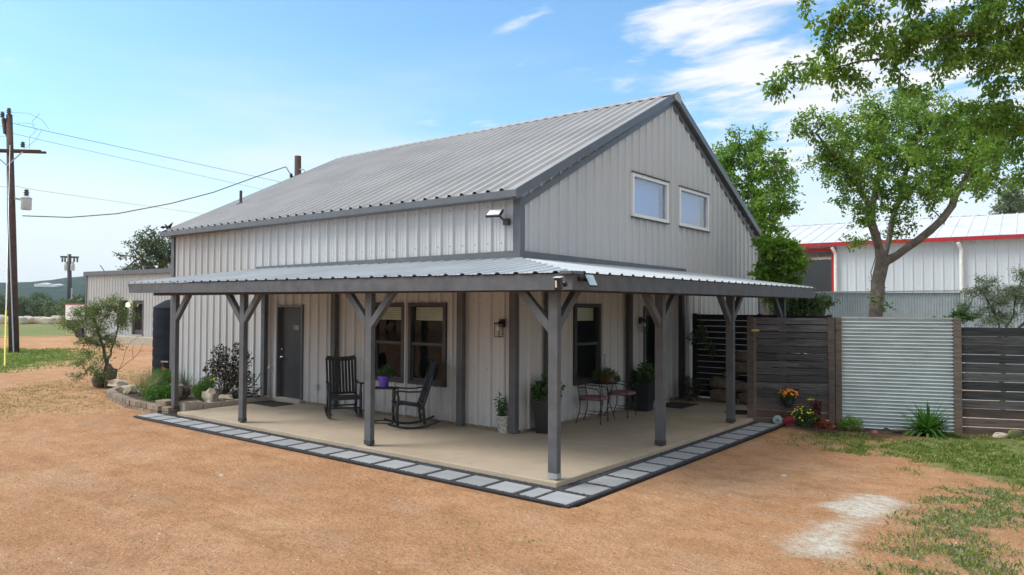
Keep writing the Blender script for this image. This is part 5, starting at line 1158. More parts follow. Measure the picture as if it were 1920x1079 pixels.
curve = [(-11.95, -1.0), (-11.7, -1.45), (-11.2, -1.85), (-10.5, -2.06), (-9.7, -2.22), (-8.9, -2.38), (-8.1, -2.42), (-7.55, -2.44)]
def along(curve, s):
    for a, b in zip(curve[:-1], curve[1:]):
        l = math.dist(a, b)
        if s <= l: return a[0]+(b[0]-a[0])*s/l, a[1]+(b[1]-a[1])*s/l, math.atan2(b[1]-a[1], b[0]-a[0])
        s -= l
    return (*curve[-1], math.atan2(curve[-1][1]-curve[-2][1], curve[-1][0]-curve[-2][0]))
tot = sum(math.dist(a, b) for a, b in zip(curve[:-1], curve[1:])); 
for row in range(2):
    s = .15+row*.14; z = -.15+row*.115
    while s < tot+.05:
        x, y, a = along(curve, s); L = random.uniform(.26, .33); mb = MB(); mb.box((x, y, z+.055), (L, .18, .108), a+random.uniform(-.05, .05), random.random())
        tag(mb.build('edging_block', 'block_tan', None, None, loc=(x, y, z), bevel=.012), 'tan concrete edging block in the %s course of the planting bed wall' % ('top' if row else 'bottom'), 'block', 'edging blocks, %s course' % ('top' if row else 'bottom')); s += L+.012
for (x, y, z, l, w, h, rz, lab) in [(-7.52, -2.3, -.13, .34, .28, .30, .1, 'two stacked tan blocks standing taller at the end of the bed wall'), (-7.20, -2.38, -.13, .26, .22, .2, 0, 'short tan block beside the end porch post')]:
    mb = MB(); mb.box((x, y, z+h*.24), (l, w, h*.48), rz, .4); mb.box((x, y, z+h*.75), (l*1.02, w*1.02, h*.48), rz+.04, .7); tag(mb.build('wall_block', 'block_tan', None, None, loc=(x, y, z), bevel=.012), lab, 'block')
for i, y in enumerate(np.arange(-2.05, -.2, .41)):
    root = MB(); x = -6.98; z = -.12; h = .22 if i else .27
    # hollow concrete block laid on its side: walls round two cells
    root.bx(x-.1, x-.07, y-.195, y+.195, z, z+h, .6); root.bx(x+.07, x+.1, y-.195, y+.195, z, z+h, .6)
    for q in (-.18, 0, .18): root.bx(x-.0699, x+.0699, y+q-.015, y+q+.015, z, z+h-.003, .6)
    root.bx(x-.069, x+.069, y-.16, y+.16, z, z+h*.5, .1)
    tag(root.build('concrete_block', 'concrete', None, None, loc=(x, y, z)), 'hollow concrete block in the row between the planting bed and the slab', 'block', 'hollow concrete blocks')
for i, (px, py, z, a, b, c, m_, lab) in enumerate([(400-7, 752, .1, .34, .22, .36, 'limestone', 'upright pale rock leaning in the bed next to the end porch post'), (399, 757, .05, .2, .2, .2, 'limestone', 'small pale rock at the foot of the upright rock in the bed'), (424, 750, .08, .52, .26, .16, 'limestone', 'long flat pale rock in front of the dark rose bush'), (446, 745, .08, .34, .24, .22, 'rock_tan', 'brown rock under the rose bush nearest the door'),
    (243, 735, .08, .42, .3, .26, 'limestone', 'rounded cream rock near the far curve of the bed'), (219, 722, .06, .5, .34, .22, 'limestone', 'large grey rock beyond the curve of the bed'), (267, 738, .1, .16, .14, .18, 'limestone', 'small upright cream rock between the green clumps'), (307, 718, .08, .3, .24, .18, 'limestone', 'half hidden rock between the two bright green clumps'), (331, 745, .1, .28, .2, .5, 'rock_tan', 'dark brown rock standing behind the end porch post'), (345, 748, .05, .26, .2, .4, 'bark', 'dark driftwood stump behind the end porch post')]):
    q = Wz(px, py, z); mb = MB(); mb.rock(q+np.array([0, 0, c*.22]), (a, b, c*.85), i+50, i*1.3, .55); tag(mb.build('rock', m_, None, 40, loc=tuple(q)), lab, 'rock')
plant('green_clump', 'bright green leafy clump in the bed just before the end porch post', 'plant', Wz(297, 752, .04), [(0, 0, .14, .22), (.18, .1, .12, .2), (-.2, -.08, .12, .18), (.02, .15, .2, .18), (.3, .1, .08, .14)], 2600, .05, 'leaf_herb', .4, 41, 6)
plant('green_clump', 'second bright green clump behind, near the foot of the tank', 'plant', Wz(303, 722, .04), [(0, 0, .2, .25), (.25, .1, .18, .22), (-.2, 0, .12, .2)], 2400, .05, 'leaf_herb', .4, 42, 6)
plant('green_clump', 'soft green feathery clump between the concrete blocks and the dark rose bush', 'plant', Wz(378, 752, .04), [(0, 0, .2, .2), (.08, .06, .36, .17), (-.12, 0, .2, .16), (.2, .05, .14, .16)], 3000, .045, 'leaf_herb', .3, 43, 6)
blades('feather_grass', 'pale wispy ornamental grass in the middle of the planting bed', 'plant', Wz(268, 742, .04), 420, .62, .006, 'leaf_pale', 1.15, 44, r0=.08)
blades('feather_grass', 'second wispy pale grass tuft behind the first, closer to the tank', 'plant', Wz(283, 728, .04), 320, .6, .006, 'leaf_pale', 1.1, 45, r0=.08)
blades('red_yucca', 'spiky blue green yucca clump in front of the wall by the end porch post', 'plant', Wz(347, 736, .04), 70, .68, .02, 'leaf_blue', .95, 46, r0=.05)
plant('orange_bloom', 'small orange red bloom at the foot of the spiky yucca', 'plant', Wz(351, 745, .06), [(0, 0, .12, .09)], 160, .06, 'copper_leaf', .5, 47, 3)
def bush_rose():
    q = Wz(418, 748, .05); tg = []
    L_ = [(0, .0, .75, .30), (.28, .15, .55, .30), (-.3, -.05, .62, .24), (.42, .2, .9, .22), (-.12, 0, 1.0, .2), (.1, .1, .4, .28), (.3, .2, 1.12, .14), (-.38, -.1, .35, .16), (.5, .25, .4, .22)]
    r = plant('rose_bush', 'dark leafed rose bush with small maroon blooms against the wall in the bed', 'bush', q, L_, 3300, .06, 'leaf_rose', .45, 48, 22, .1, sr=.007)
    g = np.random.default_rng(5); mb = MB()
    for i in range(46):
        l = L_[g.integers(0, len(L_))]; d = rand_dirs(1, g)[0]; d[2] = abs(d[2]); p = q+np.array(l[:3])+d*l[3]; mb.rock(p, (.045, .045, .04), i, 0, .3, sub=1)
    mb.build('blooms', 'maroon_leaf', r)
    mb = MB()
    for i in range(5): mb.rock(q+np.array([-.22+.04*i, -.16, .42+.03*(i % 2)]), (.06, .05, .05), i, 0, .3, sub=1)
    mb.build('yellow_bloom', 'yellow_flower', r)
bush_rose()
# garden hose
def hose():
    q = Wz(462, 748, .06); pts = []
    for i in range(110): t = i/110*2*math.pi*4.2; r = .22+.05*math.sin(i*.9)+.02*math.sin(i*.31); pts.append(q+np.array([r*math.cos(t)*1.15, r*math.sin(t), .02+.03*(i/20)+.015*math.sin(i*.6)]))
    e = pts[-1]; pts += [e+np.array([.12, .05, .05]), np.array([-7.75, -.2, .22]), np.array([-7.55, -.12, .5]), np.array([-7.5, -.05, .72])]
    mb = MB(); mb.tube(pts, .011, 6); tag(mb.build('garden_hose', 'hose', None, True, loc=tuple(q)), 'coiled dark green garden hose by the wall at the end of the bed', 'hose')
hose()
mb = MB(); mb.tube([(-7.2, -.03, .75), (-7.2, -.09, .75), (-7.2, -.10, .70)], .014, 8); mb.tube([(-7.24, -.08, .78), (-7.16, -.08, .78)], .01, 6); tag(mb.build('faucet', 'chrome', None, loc=(-7.2, -.03, .75)), 'small outdoor faucet on the wall beside the hose', 'faucet')
# ------------------------------------------------------------------ fittings on the house
def lantern(p, n, lab):
    p = np.array(p, float); n = np.array(n, float); s = np.array([-n[1], n[0], 0]); r = thing('wall_lantern', lab, 'lantern', tuple(p)); RM = Matrix((Vector(s), Vector(n), Vector((0, 0, 1)))).transposed()
    def b(mb, c, sz): mb.box(p+s*c[0]+n*c[1]+np.array([0, 0, c[2]]), sz, 0, .5, RM)
    mb = MB(); b(mb, (0, .012, .10), (.12, .024, .14)); b(mb, (0, .06, .12), (.03, .1, .03)); mb.build('bracket', 'black', r)
    mb = MB(); b(mb, (0, .11, .10), (.115, .115, .03)); b(mb, (0, .11, -.13), (.11, .11, .012))
    for a in (-.05, .05):
        for c in (-.05, .05): b(mb, (a, .11+c, -.02), (.008, .008, .22))
    mb.build('cage', 'black', r); mb = MB(); b(mb, (0, .11, -.02), (.085, .085, .2)); mb.build('glass', 'pane_glass', r)
    mb = MB(); mb.rock(p+n*.11+np.array([0, 0, .01]), (.05, .05, .08), 1, 0, 0); mb.build('bulb', 'white', r, True)
t = NT('pane_glass'); t.N.remove(t.b); a = t.N.new('ShaderNodeBsdfTransparent'); a.inputs[0].default_value = (.88, .9, .9, 1); b = t.N.new('ShaderNodeBsdfGlossy'); b.inputs[1].default_value = .05; mxx = t.N.new('ShaderNodeMixShader'); mxx.inputs[0].default_value = .12
t.L.new(a.outputs[0], mxx.inputs[1]); t.L.new(b.outputs[0], mxx.inputs[2]); t.L.new(mxx.outputs[0], t.out.inputs[0]); MATS['pane_glass'] = t.m
lantern((-.33, -.04, 1.76), (0, -1, 0), 'black square wall lantern near the corner on the wall with the two windows')
lantern((.04, 4.20, 1.76), (1, 0, 0), 'black square wall lantern next to the glazed side door')
mb = MB(); mb.box((-5.48, -.045, .39), (.075, .03, .125)); tag(mb.build('outlet_cover', 'galv', None, loc=(-5.48, -.04, .39), bevel=.006), 'grey outdoor outlet cover low on the wall right of the numbered door', 'outlet')
fl_ = thing('floodlight', 'black framed floodlight under the eave near the front corner', 'floodlight', (-.22, -.05, 3.6))
mb = MB(); mb.box((-.22, -.08, 3.60), (.10, .09, .11)); mb.beam((-.24, -.12, 3.62), (-.30, -.22, 3.72), .03, .03); mb.build('bracket', 'trim_dark', fl_)
FRM = Matrix.Rotation(.25, 3, 'Z') @ Matrix.Rotation(R(-52), 3, 'X')
mb = MB(); mb.box((-.36, -.24, 3.74), (.28, .045, .20), 0, .5, FRM); f1 = mb.build('housing', 'black', fl_, bevel=.01); mb = MB(); mb.box(Vector((-.36, -.24, 3.74))+FRM @ Vector((0, -.024, 0)), (.235, .006, .16), 0, .5, FRM); mb.build('lens', 'white', f1)
cm = thing('security_camera', 'black security camera with white face on the porch corner fascia', 'camera', (2.42, -2.56, 2.46))
q = W(1059, 533, 8.62); q1 = W(1047, 532, 8.48)
mb = MB(); mb.rock(q, (.07, .05, .07), 0, 0, 0); mb.beam(q, q1, .03, .03); mb.build('mount', 'camera_black', cm, True)
d_ = Vector(W(1036, 536, 8.25)-W(1050, 531, 8.5)).normalized(); u_ = Vector((0, 0, 1)); x_ = u_.cross(d_).normalized(); CRM = Matrix((x_, d_, x_.cross(d_))).transposed() @ Matrix.Rotation(.0, 3, 'Y')
mb = MB(); mb.box(q1, (.085, .09, .14), 0, .5, CRM); cb = mb.build('body', 'camera_black', cm, bevel=.014); mb = MB(); mb.box(Vector(q1)+d_*.046+Vector((-.016, 0, .0)), (.022, .008, .08), 0, .5, CRM); mb.build('face', 'white', cb)
mb = MB(); mb.box(Vector(q1)+Vector((0, 0, .075))+d_*.012, (.09, .105, .008), 0, .5, CRM); mb.build('hood', 'white', cb)
sp_ = thing('solar_panel', 'small tilted solar panel fixed to the porch fascia near the corner', 'solar panel', tuple(W(1107, 526, 8.8)))
A_ = [W(1096, 514.5, 8.92), W(1112, 516, 8.94), W(1121, 536.5, 8.74), W(1106, 536, 8.72)]; ctr = sum(A_)/4; nrm = np.cross(A_[1]-A_[0], A_[3]-A_[0]); nrm /= np.linalg.norm(nrm); nrm = -nrm if nrm @ (CAM-ctr) < 0 else nrm
mb = MB(); mb.prism([ctr+(a-ctr)*1.06-nrm*.012 for a in A_], nrm*.012); mb.build('frame', 'black', sp_); mb = MB(); mb.prism([ctr+(a-ctr)*.93+nrm*.0005 for a in A_], nrm*.003); mb.build('cell', 'solar', sp_)
mb = MB(); mb.beam(ctr-nrm*.02, (FX+.04, ctr[1]+.02, 2.49), .03, .03); mb.box((FX+.06, ctr[1]-.03, 2.49), (.04, .14, .05)); mb.build('arm', 'black', sp_)
# ------------------------------------------------------------------ rocking chairs
def rocking_chair(loc, rz, label):
    r = thing('rocking_chair', label, 'rocking chair', loc, rz, 'rocking chairs on the porch', local=True); w = .29; m = 'chair_paint'
    for s in (-1, 1):
        mb = MB(); pts = []
        for i in range(11): y = -.42+i*.092; pts.append((s*w, y, .018+.11*((y-.02)/.48)**2))
        for a, b in zip(pts[:-1], pts[1:]): mb.beam(a, b, .035, .036)
        mb.build('rocker', m, r)
        mb = MB(); mb.tube([(s*w, -.24, .07), (s*w, -.26, .25), (s*w, -.25, .42), (s*w, -.23, .55), (s*w, -.26, .66)], [.024, .026, .03, .022, .02], 8); mb.build('front_leg', m, r, True)
        mb = MB(); mb.beam((s*w*.93, .24, .07), (s*w*.95, .20, .38), .04, .045); mb.build('rear_leg', m, r)
        mb = MB(); P = [(s*(w+.01), -.32, .665), (s*(w+.015), -.22, .67), (s*(w+.01), -.05, .65), (s*w, .12, .645), (s*w*.97, .30, .67)]
        for k, (a, b) in enumerate(zip(P[:-1], P[1:])): mb.beam(a, b, (.09, .075, .06, .045)[k], .024)
        mb.build('armrest', m, r, bevel=.004)
        mb = MB(); mb.tube([(s*w*.93, .17, .34), (s*w*.93, .22, .42), (s*w*.95, .33, .78), (s*w*.97, .43, 1.12)], [.024, .024, .022, .02], 8); mb.build('back_post', m, r, True)
    mb = MB()
    for i in range(9):
        y = -.27+i*.058; z = .425-.05*math.sin(max(0, min(1, (y+.1)/.35))*1.4); mb.box((0, y, z-.0), (.53, .05, .018))
    mb.box((0, -.255, .39), (.55, .022, .07)); mb.box((0, .17, .35), (.50, .022, .06)); mb.build('seat', m, r)
    mb = MB(); yb = lambda z: .17+.26*(z-.34)/.78
    for i in range(8):
        x = -.217+i*.062; pts = [(x, yb(z)+.02*math.sin((z-.42)*4.2), z) for z in (.43, .6, .78, .95, 1.08)]
        for a, b in zip(pts[:-1], pts[1:]): mb.beam(a, b, .035, .012, (0, 1, 0)) if False else mb.box(((a[0]+b[0])/2, (a[1]+b[1])/2, (a[2]+b[2])/2), (.043, .013, (b[2]-a[2])*1.06), 0, .5, Matrix.Rotation(-math.atan2(b[1]-a[1], b[2]-a[2]), 3, 'X'))
    mb.build('back_slats', m, r)
    mb = MB(); P = [(-.28, yb(1.1), 1.12), (-.15, yb(1.1)+.025, 1.095), (0, yb(1.1)+.03, 1.09), (.15, yb(1.1)+.025, 1.095), (.28, yb(1.1), 1.12)]
    for a, b in zip(P[:-1], P[1:]): mb.beam(a, b, .022, .085)
    mb.build('crest_rail', m, r); mb = MB(); mb.box((0, yb(.44), .44), (.5, .022, .045)); mb.build('lower_rail', m, r)
    mb = MB(); mb.beam((-w, -.25, .2), (w, -.25, .2), .02, .03); mb.beam((-.27, .22, .2), (.27, .22, .2), .02, .03); mb.build('stretcher', m, r)
    return r
rocking_chair((-3.74, -.72, 0), R(59), 'black slatted rocking chair facing out, between the numbered door and the side table')
rocking_chair((-1.93, -.70, 0), R(-36), 'black rocking chair seen from its side in front of the wall window')
# C-shaped side table and purple pot
st_ = thing('side_table', 'small black metal side table holding a purple pot between the rocking chairs', 'table', (-2.62, -.66, 0), R(30), local=True)
mb = MB(); mb.box((0, 0, .635), (.42, .36, .018)); mb.build('top', 'iron', st_)
mb = MB()
for s in (-1, 1): mb.beam((.2, s*.165, 0.02), (.2, s*.165, .626), .018, .018); mb.beam((-.2, s*.165, .009), (.209, s*.165, .009), .018, .018)
mb.beam((-.2, -.174, .009), (-.2, .174, .009), .018, .018); mb.beam((.2, -.156, .617), (.2, .156, .617), .018, .018); mb.build('frame', 'iron', st_)
pp = (-2.70, -.62, .645); pt = thing('flower_pot', 'bright purple flower pot with a green plant on the side table', 'flower pot', pp)
mb = MB(); mb.lathe([(.082, 0), (.105, .17), (.112, .172), (.112, .20), (.098, .20), (.09, .15)], pp, 28); mb.build('pot', 'purple', pt, 40)
def foliage(parent, base, lobes, n, leafL, mat, asp, seed, up=.3, name='foliage'):
    g = np.random.default_rng(seed); base = np.array(base, float); Lb = np.array(lobes, float); k = g.integers(0, len(Lb), n); P = base+Lb[k, :3]+rand_dirs(n, g)*(g.random((n, 1))**.45)*Lb[k, 3:4]
    D = rand_dirs(n, g)*.8+(P-(base+Lb[k, :3]))/Lb[k, 3:4]*.6; D[:, 2] += up; D /= np.linalg.norm(D, axis=1, keepdims=True); L = leafL*g.uniform(.6, 1.3, n); V, F = leaves_np(P, D, L, L*asp, g=g)
    ph = g.random(n)*.6+.4*g.random(len(Lb))[k]; return np_mesh(name, V, F, ph, mat, parent)
foliage(pt, pp, [(0, 0, .25, .09), (.10, .03, .28, .09), (-.08, -.02, .26, .08), (.03, .05, .33, .08), (.14, .06, .25, .06)], 520, .045, 'leaf_pot', .4, 61)
# silvery pot with lily
q = Wz(945.5, 811, 0); lp = thing('silver_planter', 'silver patterned planter with a tall leafy plant by the corner post', 'planter', tuple(q))
mb = MB(); mb.lathe([(.105, 0), (.11, .02), (.135, .25), (.15, .27), (.15, .29), (.135, .29), (.12, .22)], q, 30); mb.build('pot', 'silver_pot', lp, 40)
g = np.random.default_rng(5); V_, F_2, T_ = [], [], []
for i in range(7):
    a = g.uniform(0, 6.28); tip = q+np.array([math.cos(a)*.1, math.sin(a)*.1, g.uniform(.45, .75)])-RT*.06; P_ = [q+np.array([0, 0, .26]), q+(tip-q)*.6, tip]
    mb = MB() if i == 0 else mb; mb.tube(P_, .005, 5)
    k = 26; f = g.random((k, 1)); pp_ = P_[1]*(1-f)+tip*f; pp_ = np.where(f < .3, q+(tip-q)*(.45+f), pp_); D = rand_dirs(k, g); D[:, 2] *= .5; D /= np.linalg.norm(D, axis=1, keepdims=True); v, f_ = leaves_np(pp_, D, g.uniform(.06, .11, k), g.uniform(.018, .026, k), g=g); V_.append(v)
mb.build('stems', 'leaf_herb', lp); V_ = np.concatenate(V_); np_mesh('leaves', V_, np.arange(len(V_)).reshape(-1, 4), g.random(len(V_)//4), 'leaf_pot', lp)
# tall tapered black planters
def tall_planter(q, label, seed, s=1, rz=.2):
    r = thing('tall_planter', label, 'planter', tuple(q), 0, 'tall black planters'); mb = MB(); c = np.array(q, float)
    P = [(.15, 0), (.215, .60), (.225, .60), (.225, .63), (.195, .63), (.19, .56)]; V = []
    for rr, z in P:
        for j in range(4): a = rz+math.pi/4+j*math.pi/2; V.append(c+np.array([rr*1.3*math.cos(a), rr*1.3*math.sin(a), z]))
    F = [(i*4+j, i*4+(j+1) % 4, (i+1)*4+(j+1) % 4, (i+1)*4+j) for i in range(5) for j in range(4)]+[(3, 2, 1, 0), (20, 21, 22, 23)]; mb.add(V, F); mb.build('pot', 'black_plastic', r, bevel=.006)
    foliage(r, c, [(0, 0, .72, .17), (.13, .05, .76, .14), (-.14, .0, .70, .14), (.02, -.13, .68, .13), (.0, .1, .86, .14), (-.08, -.16, .60, .08), (.14, -.05, .66, .13)], 900, .075, 'leaf_pot', .75, seed, .35)
tall_planter(Wz(1019, 812, 0)+np.array([.02, .06, 0]), 'tall black tapered planter with dark leafy plant beside the front corner of the house', 71)
tall_planter(Wz(1209, 771, 0)+np.array([-.05, .05, 0]), 'tall black tapered planter with light green plant beside the glazed side door', 72, rz=.1)
# bistro set
def bistro_chair(loc, rz, label):
    r = thing('bistro_chair', label, 'chair', loc, rz, 'wrought iron bistro chairs', local=True); m = 'iron'; w = .21
    for s in (-1, 1):
        mb = MB(); mb.tube([(s*w, -.22, 0), (s*w, -.215, .43)], .009, 6); mb.lathe([(.022, 0), (.012, .015)], (s*w, -.22, 0), 8); mb.build('front_leg', m, r)
        mb = MB(); mb.tube([(s*w, .26, 0), (s*w, .19, .22), (s*w, .18, .43), (s*w, .27, .86)], .009, 6); mb.lathe([(.022, 0), (.012, .015)], (s*w, .26, 0), 8); mb.build('rear_leg', m, r)
        mb = MB(); mb.tube([(s*w, .22, .66), (s*(w+.02), .02, .655), (s*(w+.03), -.16, .64), (s*(w+.02), -.21, .56), (s*w, -.215, .43)], .009, 6); mb.build('armrest', m, r)
    mb = MB(); mb.tube([(-w, .2, .17), (-w, -.22, .17)], .006, 5); mb.tube([(w, .2, .17), (w, -.22, .17)], .006, 5); mb.tube([(-w, 0, .17), (w, 0, .17)], .006, 5); mb.build('stretcher', m, r)
    mb = MB(); mb.tube([(-w, -.215, .43), (w, -.215, .43), (w, .18, .43), (-w, .18, .43), (-w, -.215, .43)], .009, 6); mb.build('seat_frame', m, r)
    mb = MB(); mb.tube([(-w, .27, .86), (-w*.6, .285, .90), (0, .29, .915), (w*.6, .285, .90), (w, .27, .86)], .009, 6)
    for k in range(9): x = -w+.05*(k+.4); mb.tube([(x, .195, .48), (x+.0, .27+.01, .88)], .003, 4)
    for k in range(6): z = .50+.06*k; mb.tube([(-w, .19+.085*(z-.43)/.43, z), (w, .19+.085*(z-.43)/.43, z)], .003, 4)
    mb.build('back_mesh', m, r)
    mb = MB(); mb.rock((0, -.02, .455), (.52, .50, .085), 3, 0, .05, sub=3); mb.build('cushion', 'pink_cushion', r, True)
    return r
bistro_chair((.33, 1.83, 0), R(103), 'iron bistro chair with pink cushion nearest the front corner of the house')
bistro_chair((.33, 2.88, 0), R(97), 'iron bistro chair with pink cushion on the far side of the little table')
bt = thing('bistro_table', 'small round iron table between the two cushioned chairs', 'table', (.26, 2.36, 0), 0, local=True)
mb = MB(); mb.lathe([(.24, .675), (.25, .68), (.25, .69), (.24, .695)], (0, 0, 0), 30); mb.build('top', 'iron', bt)
for k in range(3): a = k*2.1+.4; mb = MB(); mb.tube([(.2*math.cos(a), .2*math.sin(a), 0), (.08*math.cos(a), .08*math.sin(a), .35), (.17*math.cos(a), .17*math.sin(a), .675)], .008, 6); mb.build('leg', 'iron', bt)
hb = thing('hanging_basket', 'leafy basket with wire hook resting on the iron table', 'basket', (.26, 2.36, .697))
mb = MB(); mb.lathe([(.09, 0), (.13, .10), (.135, .12), (.12, .12), (.1, .05)], (.26, 2.36, .697), 20); mb.build('pot', 'terracotta', hb, 40)
mb = MB()
for k in range(3): a = k*2.09; mb.tube([(.26+.12*math.cos(a), 2.36+.12*math.sin(a), .81), (.26, 2.36, 1.10)], .003, 4)
mb.tube([(.26, 2.36, 1.1), (.26, 2.36, 1.16), (.275, 2.37, 1.20), (.26, 2.36, 1.225), (.235, 2.34, 1.215), (.23, 2.335, 1.20)], .006, 6); mb.build('hook', 'iron', hb)
foliage(hb, (.26, 2.36, .697), [(0, 0, .17, .12), (.12, .10, .13, .10), (-.1, -.12, .14, .10), (.1, -.12, .10, .09), (-.05, .15, .12, .1), (.16, .2, .06, .06)], 900, .045, 'leaf_pot', .5, 81)
foliage(hb, (.26, 2.36, .697), [(.14, .12, .10, .05), (.02, .02, .14, .1)], 16, .045, 'orange_flower', .8, 82, name='blooms')
mb = MB(); mb.rock((.50, 2.28, .47), (.05, .05, .05), 1, 0, .1); 
# mats
def mat_(pts, z, lab, name='door_mat'):
    q = np.mean(np.array(pts), 0); mb = MB(); mb.prism([(a, b, .001) for a, b in pts], (0, 0, z)); tag(mb.build(name, 'mat', None, None, loc=(q[0], q[1], 0)), lab, 'mat')
mat_([(-7.05, -.80), (-5.98, -.80), (-5.98, -.25), (-7.05, -.25)], .012, 'dark rectangular doormat in front of the numbered door')
mat_([(.2, 4.55), (.82, 4.55), (.82, 5.4), (.2, 5.4)], .012, 'black doormat in front of the glazed side door')
mb = MB(); q = Wz(1388, 774, 0); mb.lathe([(.3, .001), (.31, .01), (.3, .016)], q, 30); tag(mb.build('round_mat', 'black', None, loc=tuple(q)), 'round black mat on the slab behind the last visible post', 'mat')
plant('potted_bush', 'dark scraggly bush at the foot of the far wall post near the side door', 'bush', (.42, 5.85, .0), [(0, 0, .28, .24), (.15, .1, .35, .2), (-.1, 0, .4, .18), (.1, -.15, .2, .2)], 1500, .05, 'leaf_rose', .35, 91, 10)
hv = thing('hanging_vine', 'dark trailing vine hanging beside the white downspout', 'plant', (.55, 6.2, 1.5)); foliage(hv, (.45, 6.25, 1.4), [(0, 0, .1, .16), (.15, 0, .02, .14), (.25, .05, -.15, .12), (-.1, -.05, .0, .12), (.32, .05, -.3, .08), (.1, 0, .2, .1)], 500, .07, 'leaf_oak', .45, 92)
mb = MB(); mb.lathe([(.06, 0), (.1, .12), (.09, .12)], (.5, 6.25, 1.36), 14); mb.build('pot', 'black_plastic', hv); mb = MB(); mb.tube([(.5, 6.25, 1.48), (.5, 6.25, 2.5)], .004, 4); mb.build('hanger', 'iron', hv)
plant('slab_fern', 'leafy dark plant on top of the stone stack by the post', 'plant', (2.3, 6.2, .45), [(0, 0, .1, .14), (.1, 0, .2, .12), (-.1, 0, .12, .1)], 300, .07, 'leaf_oak', .4, 94, 4)
# ------------------------------------------------------------------ along the fence
def onf(px, py, out=0.0):       # a point on (or just in front of) the fence face
    A = FA+FN*out; r_ = FW+RT*(px-960)/FPX+UP*(539.5-py)/FPX; tt = ((A-CAM) @ FN)/(r_ @ FN); return CAM+r_*tt
q = onf(1478, 752, .14); hb2 = thing('flower_basket', 'black pot of bright orange marigolds hanging on the wooden fence', 'flower pot', tuple(q))
mb = MB(); mb.lathe([(.07, -.11), (.12, .02), (.125, .04), (.11, .04)], q, 20); mb.build('pot', 'black_plastic', hb2, 40)
mb = MB(); mb.tube([q+np.array([0, 0, .02])+FD*.1, onf(1478, 700, .03)], .003, 4); mb.tube([q+np.array([0, 0, .02])-FD*.1, onf(1478, 700, .03)], .003, 4); mb.build('hanger', 'iron', hb2)
foliage(hb2, q, [(0, 0, .08, .12), (.06, 0, .06, .1), (-.08, 0, .05, .08)], 420, .05, 'leaf_pot', .45, 95)
def flower_heads(parent, c, spread, n, rad, mat, seed, name='flower'):
    g = np.random.default_rng(seed)
    for i in range(n):
        mb = MB(); d = rand_dirs(1, g)[0]; p = np.array(c)+d*spread*g.uniform(.75, 1.05); p[2] = c[2]+abs(d[2])*spread[2] if g.random() < .8 else p[2]
        up = Vector((d[0]*.6+FN[0]*.6, d[1]*.6+FN[1]*.6, .8)).normalized(); a = up.orthogonal().normalized(); b = up.cross(a); V = [p+np.array(up*.004)]; k = 9
        for j in range(k*2): t = j*math.pi/k; rr = rad*(1 if j % 2 == 0 else .72)*g.uniform(.85, 1.1); V.append(p+np.array(a*math.cos(t)*rr+b*math.sin(t)*rr+up*rad*.25*(j % 2)))
        V.append(p+np.array(up*rad*.5)); m_ = len(V)-1
        mb.add(V, [(0, 1+j, 1+(j+1) % (2*k)) for j in range(2*k)]+[(m_, 1+j, 1+(j+1) % (2*k)) for j in range(0, 2*k)], g.random()); mb.build(name, mat, parent)
flower_heads(hb2, q+np.array([0, 0, .12]), np.array([.19, .12, .10]), 46, .027, 'orange_flower', 3)
# round wood cross-section ornament and metal flower
q = onf(1416, 620, .06); mb = MB(); mb.rock(q, (.16, .04, .06), 2, FANG, .2); tag(mb.build('wood_ornament', 'wood_end', None, True, loc=tuple(q)), 'small orange wood ornament on the fence end post', 'ornament')
q = onf(1520, 750, .12); g_ = thing('metal_flower', 'small yellow metal flower stake by the fence above the yellow daisies', 'garden stake', (q[0], q[1], -.12)); mb = MB()
for k in range(8): a = k*math.pi/4; mb.beam(q, q+FD*.07*math.cos(a)+np.array([0, 0, .028*math.sin(a)+.01])+FN*.03*math.sin(a), .018, .006)
mb.build('petals', 'yellow_flower', g_); mb = MB(); mb.tube([(q[0], q[1], -.12), q], .004, 5); mb.build('stem', 'iron', g_)
def snail(q, r, lab, mat='snail'):
    o = thing('snail_ornament', lab, 'ornament', tuple(q)); mb = MB(); q = np.array(q); c = q+np.array([0, 0, r*1.02])
    rr = Matrix((Vector(FD), Vector(FN), Vector((0, 0, 1)))).transposed(); V = []
    pts = []; rad = []
    for i in range(60):
        t = i/59; a = -1.2+t*4.6*math.pi; R0 = r*(.78*(1-t)**.9+.03); pts.append(c+FD*R0*math.cos(a)+np.array([0, 0, R0*math.sin(a)])+FN*(.045*t)); rad.append(r*(.19*(1-t)+.07))
    mb.tube(pts, rad, 10); mb.build('shell', mat, o, True)
    mb = MB(); mb.tube([q-FD*r*.9+np.array([0, 0, .02]), q+np.array([0, 0, .025]), q+FD*r*1.05+np.array([0, 0, .035]), q+FD*r*1.35+np.array([0, 0, .07])], [.008, .03, .028, .02], 8); mb.build('body', mat, o, True)
qs = onf(1457, 792, .14); snail((qs[0], qs[1], -.11), .105, 'pale blue snail ornament at the end of the pavers by the fence')
qs = onf(1552, 800, .10); snail((qs[0], qs[1], -.13), .085, 'whitish snail ornament half hidden behind the copper plant', 'pipe_white')
def gp(px, py, out=.15, z=-.12): q = onf(px, py, out); return np.array([q[0], q[1], z])
p_ = plant('daisy_bush', 'green clump full of small yellow flowers at the foot of the fence', 'plant', gp(1508, 800, .2), [(0, 0, .16, .17), (.1, .04, .2, .14), (-.1, -.03, .18, .14), (0, 0, .28, .12)], 1500, .045, 'leaf_pot', .3, 101, 6); flower_heads(p_, gp(1508, 800, .2)+np.array([0, -.05, .16]), np.array([.25, .16, .26]), 34, .018, 'yellow_flower', 9)
plant('pink_plant', 'low pink and red leafed plant between the snail and the yellow flowers', 'plant', gp(1478, 800, .2), [(0, 0, .1, .09), (.05, 0, .15, .06)], 260, .05, 'pink_flower', .6, 102, 3)
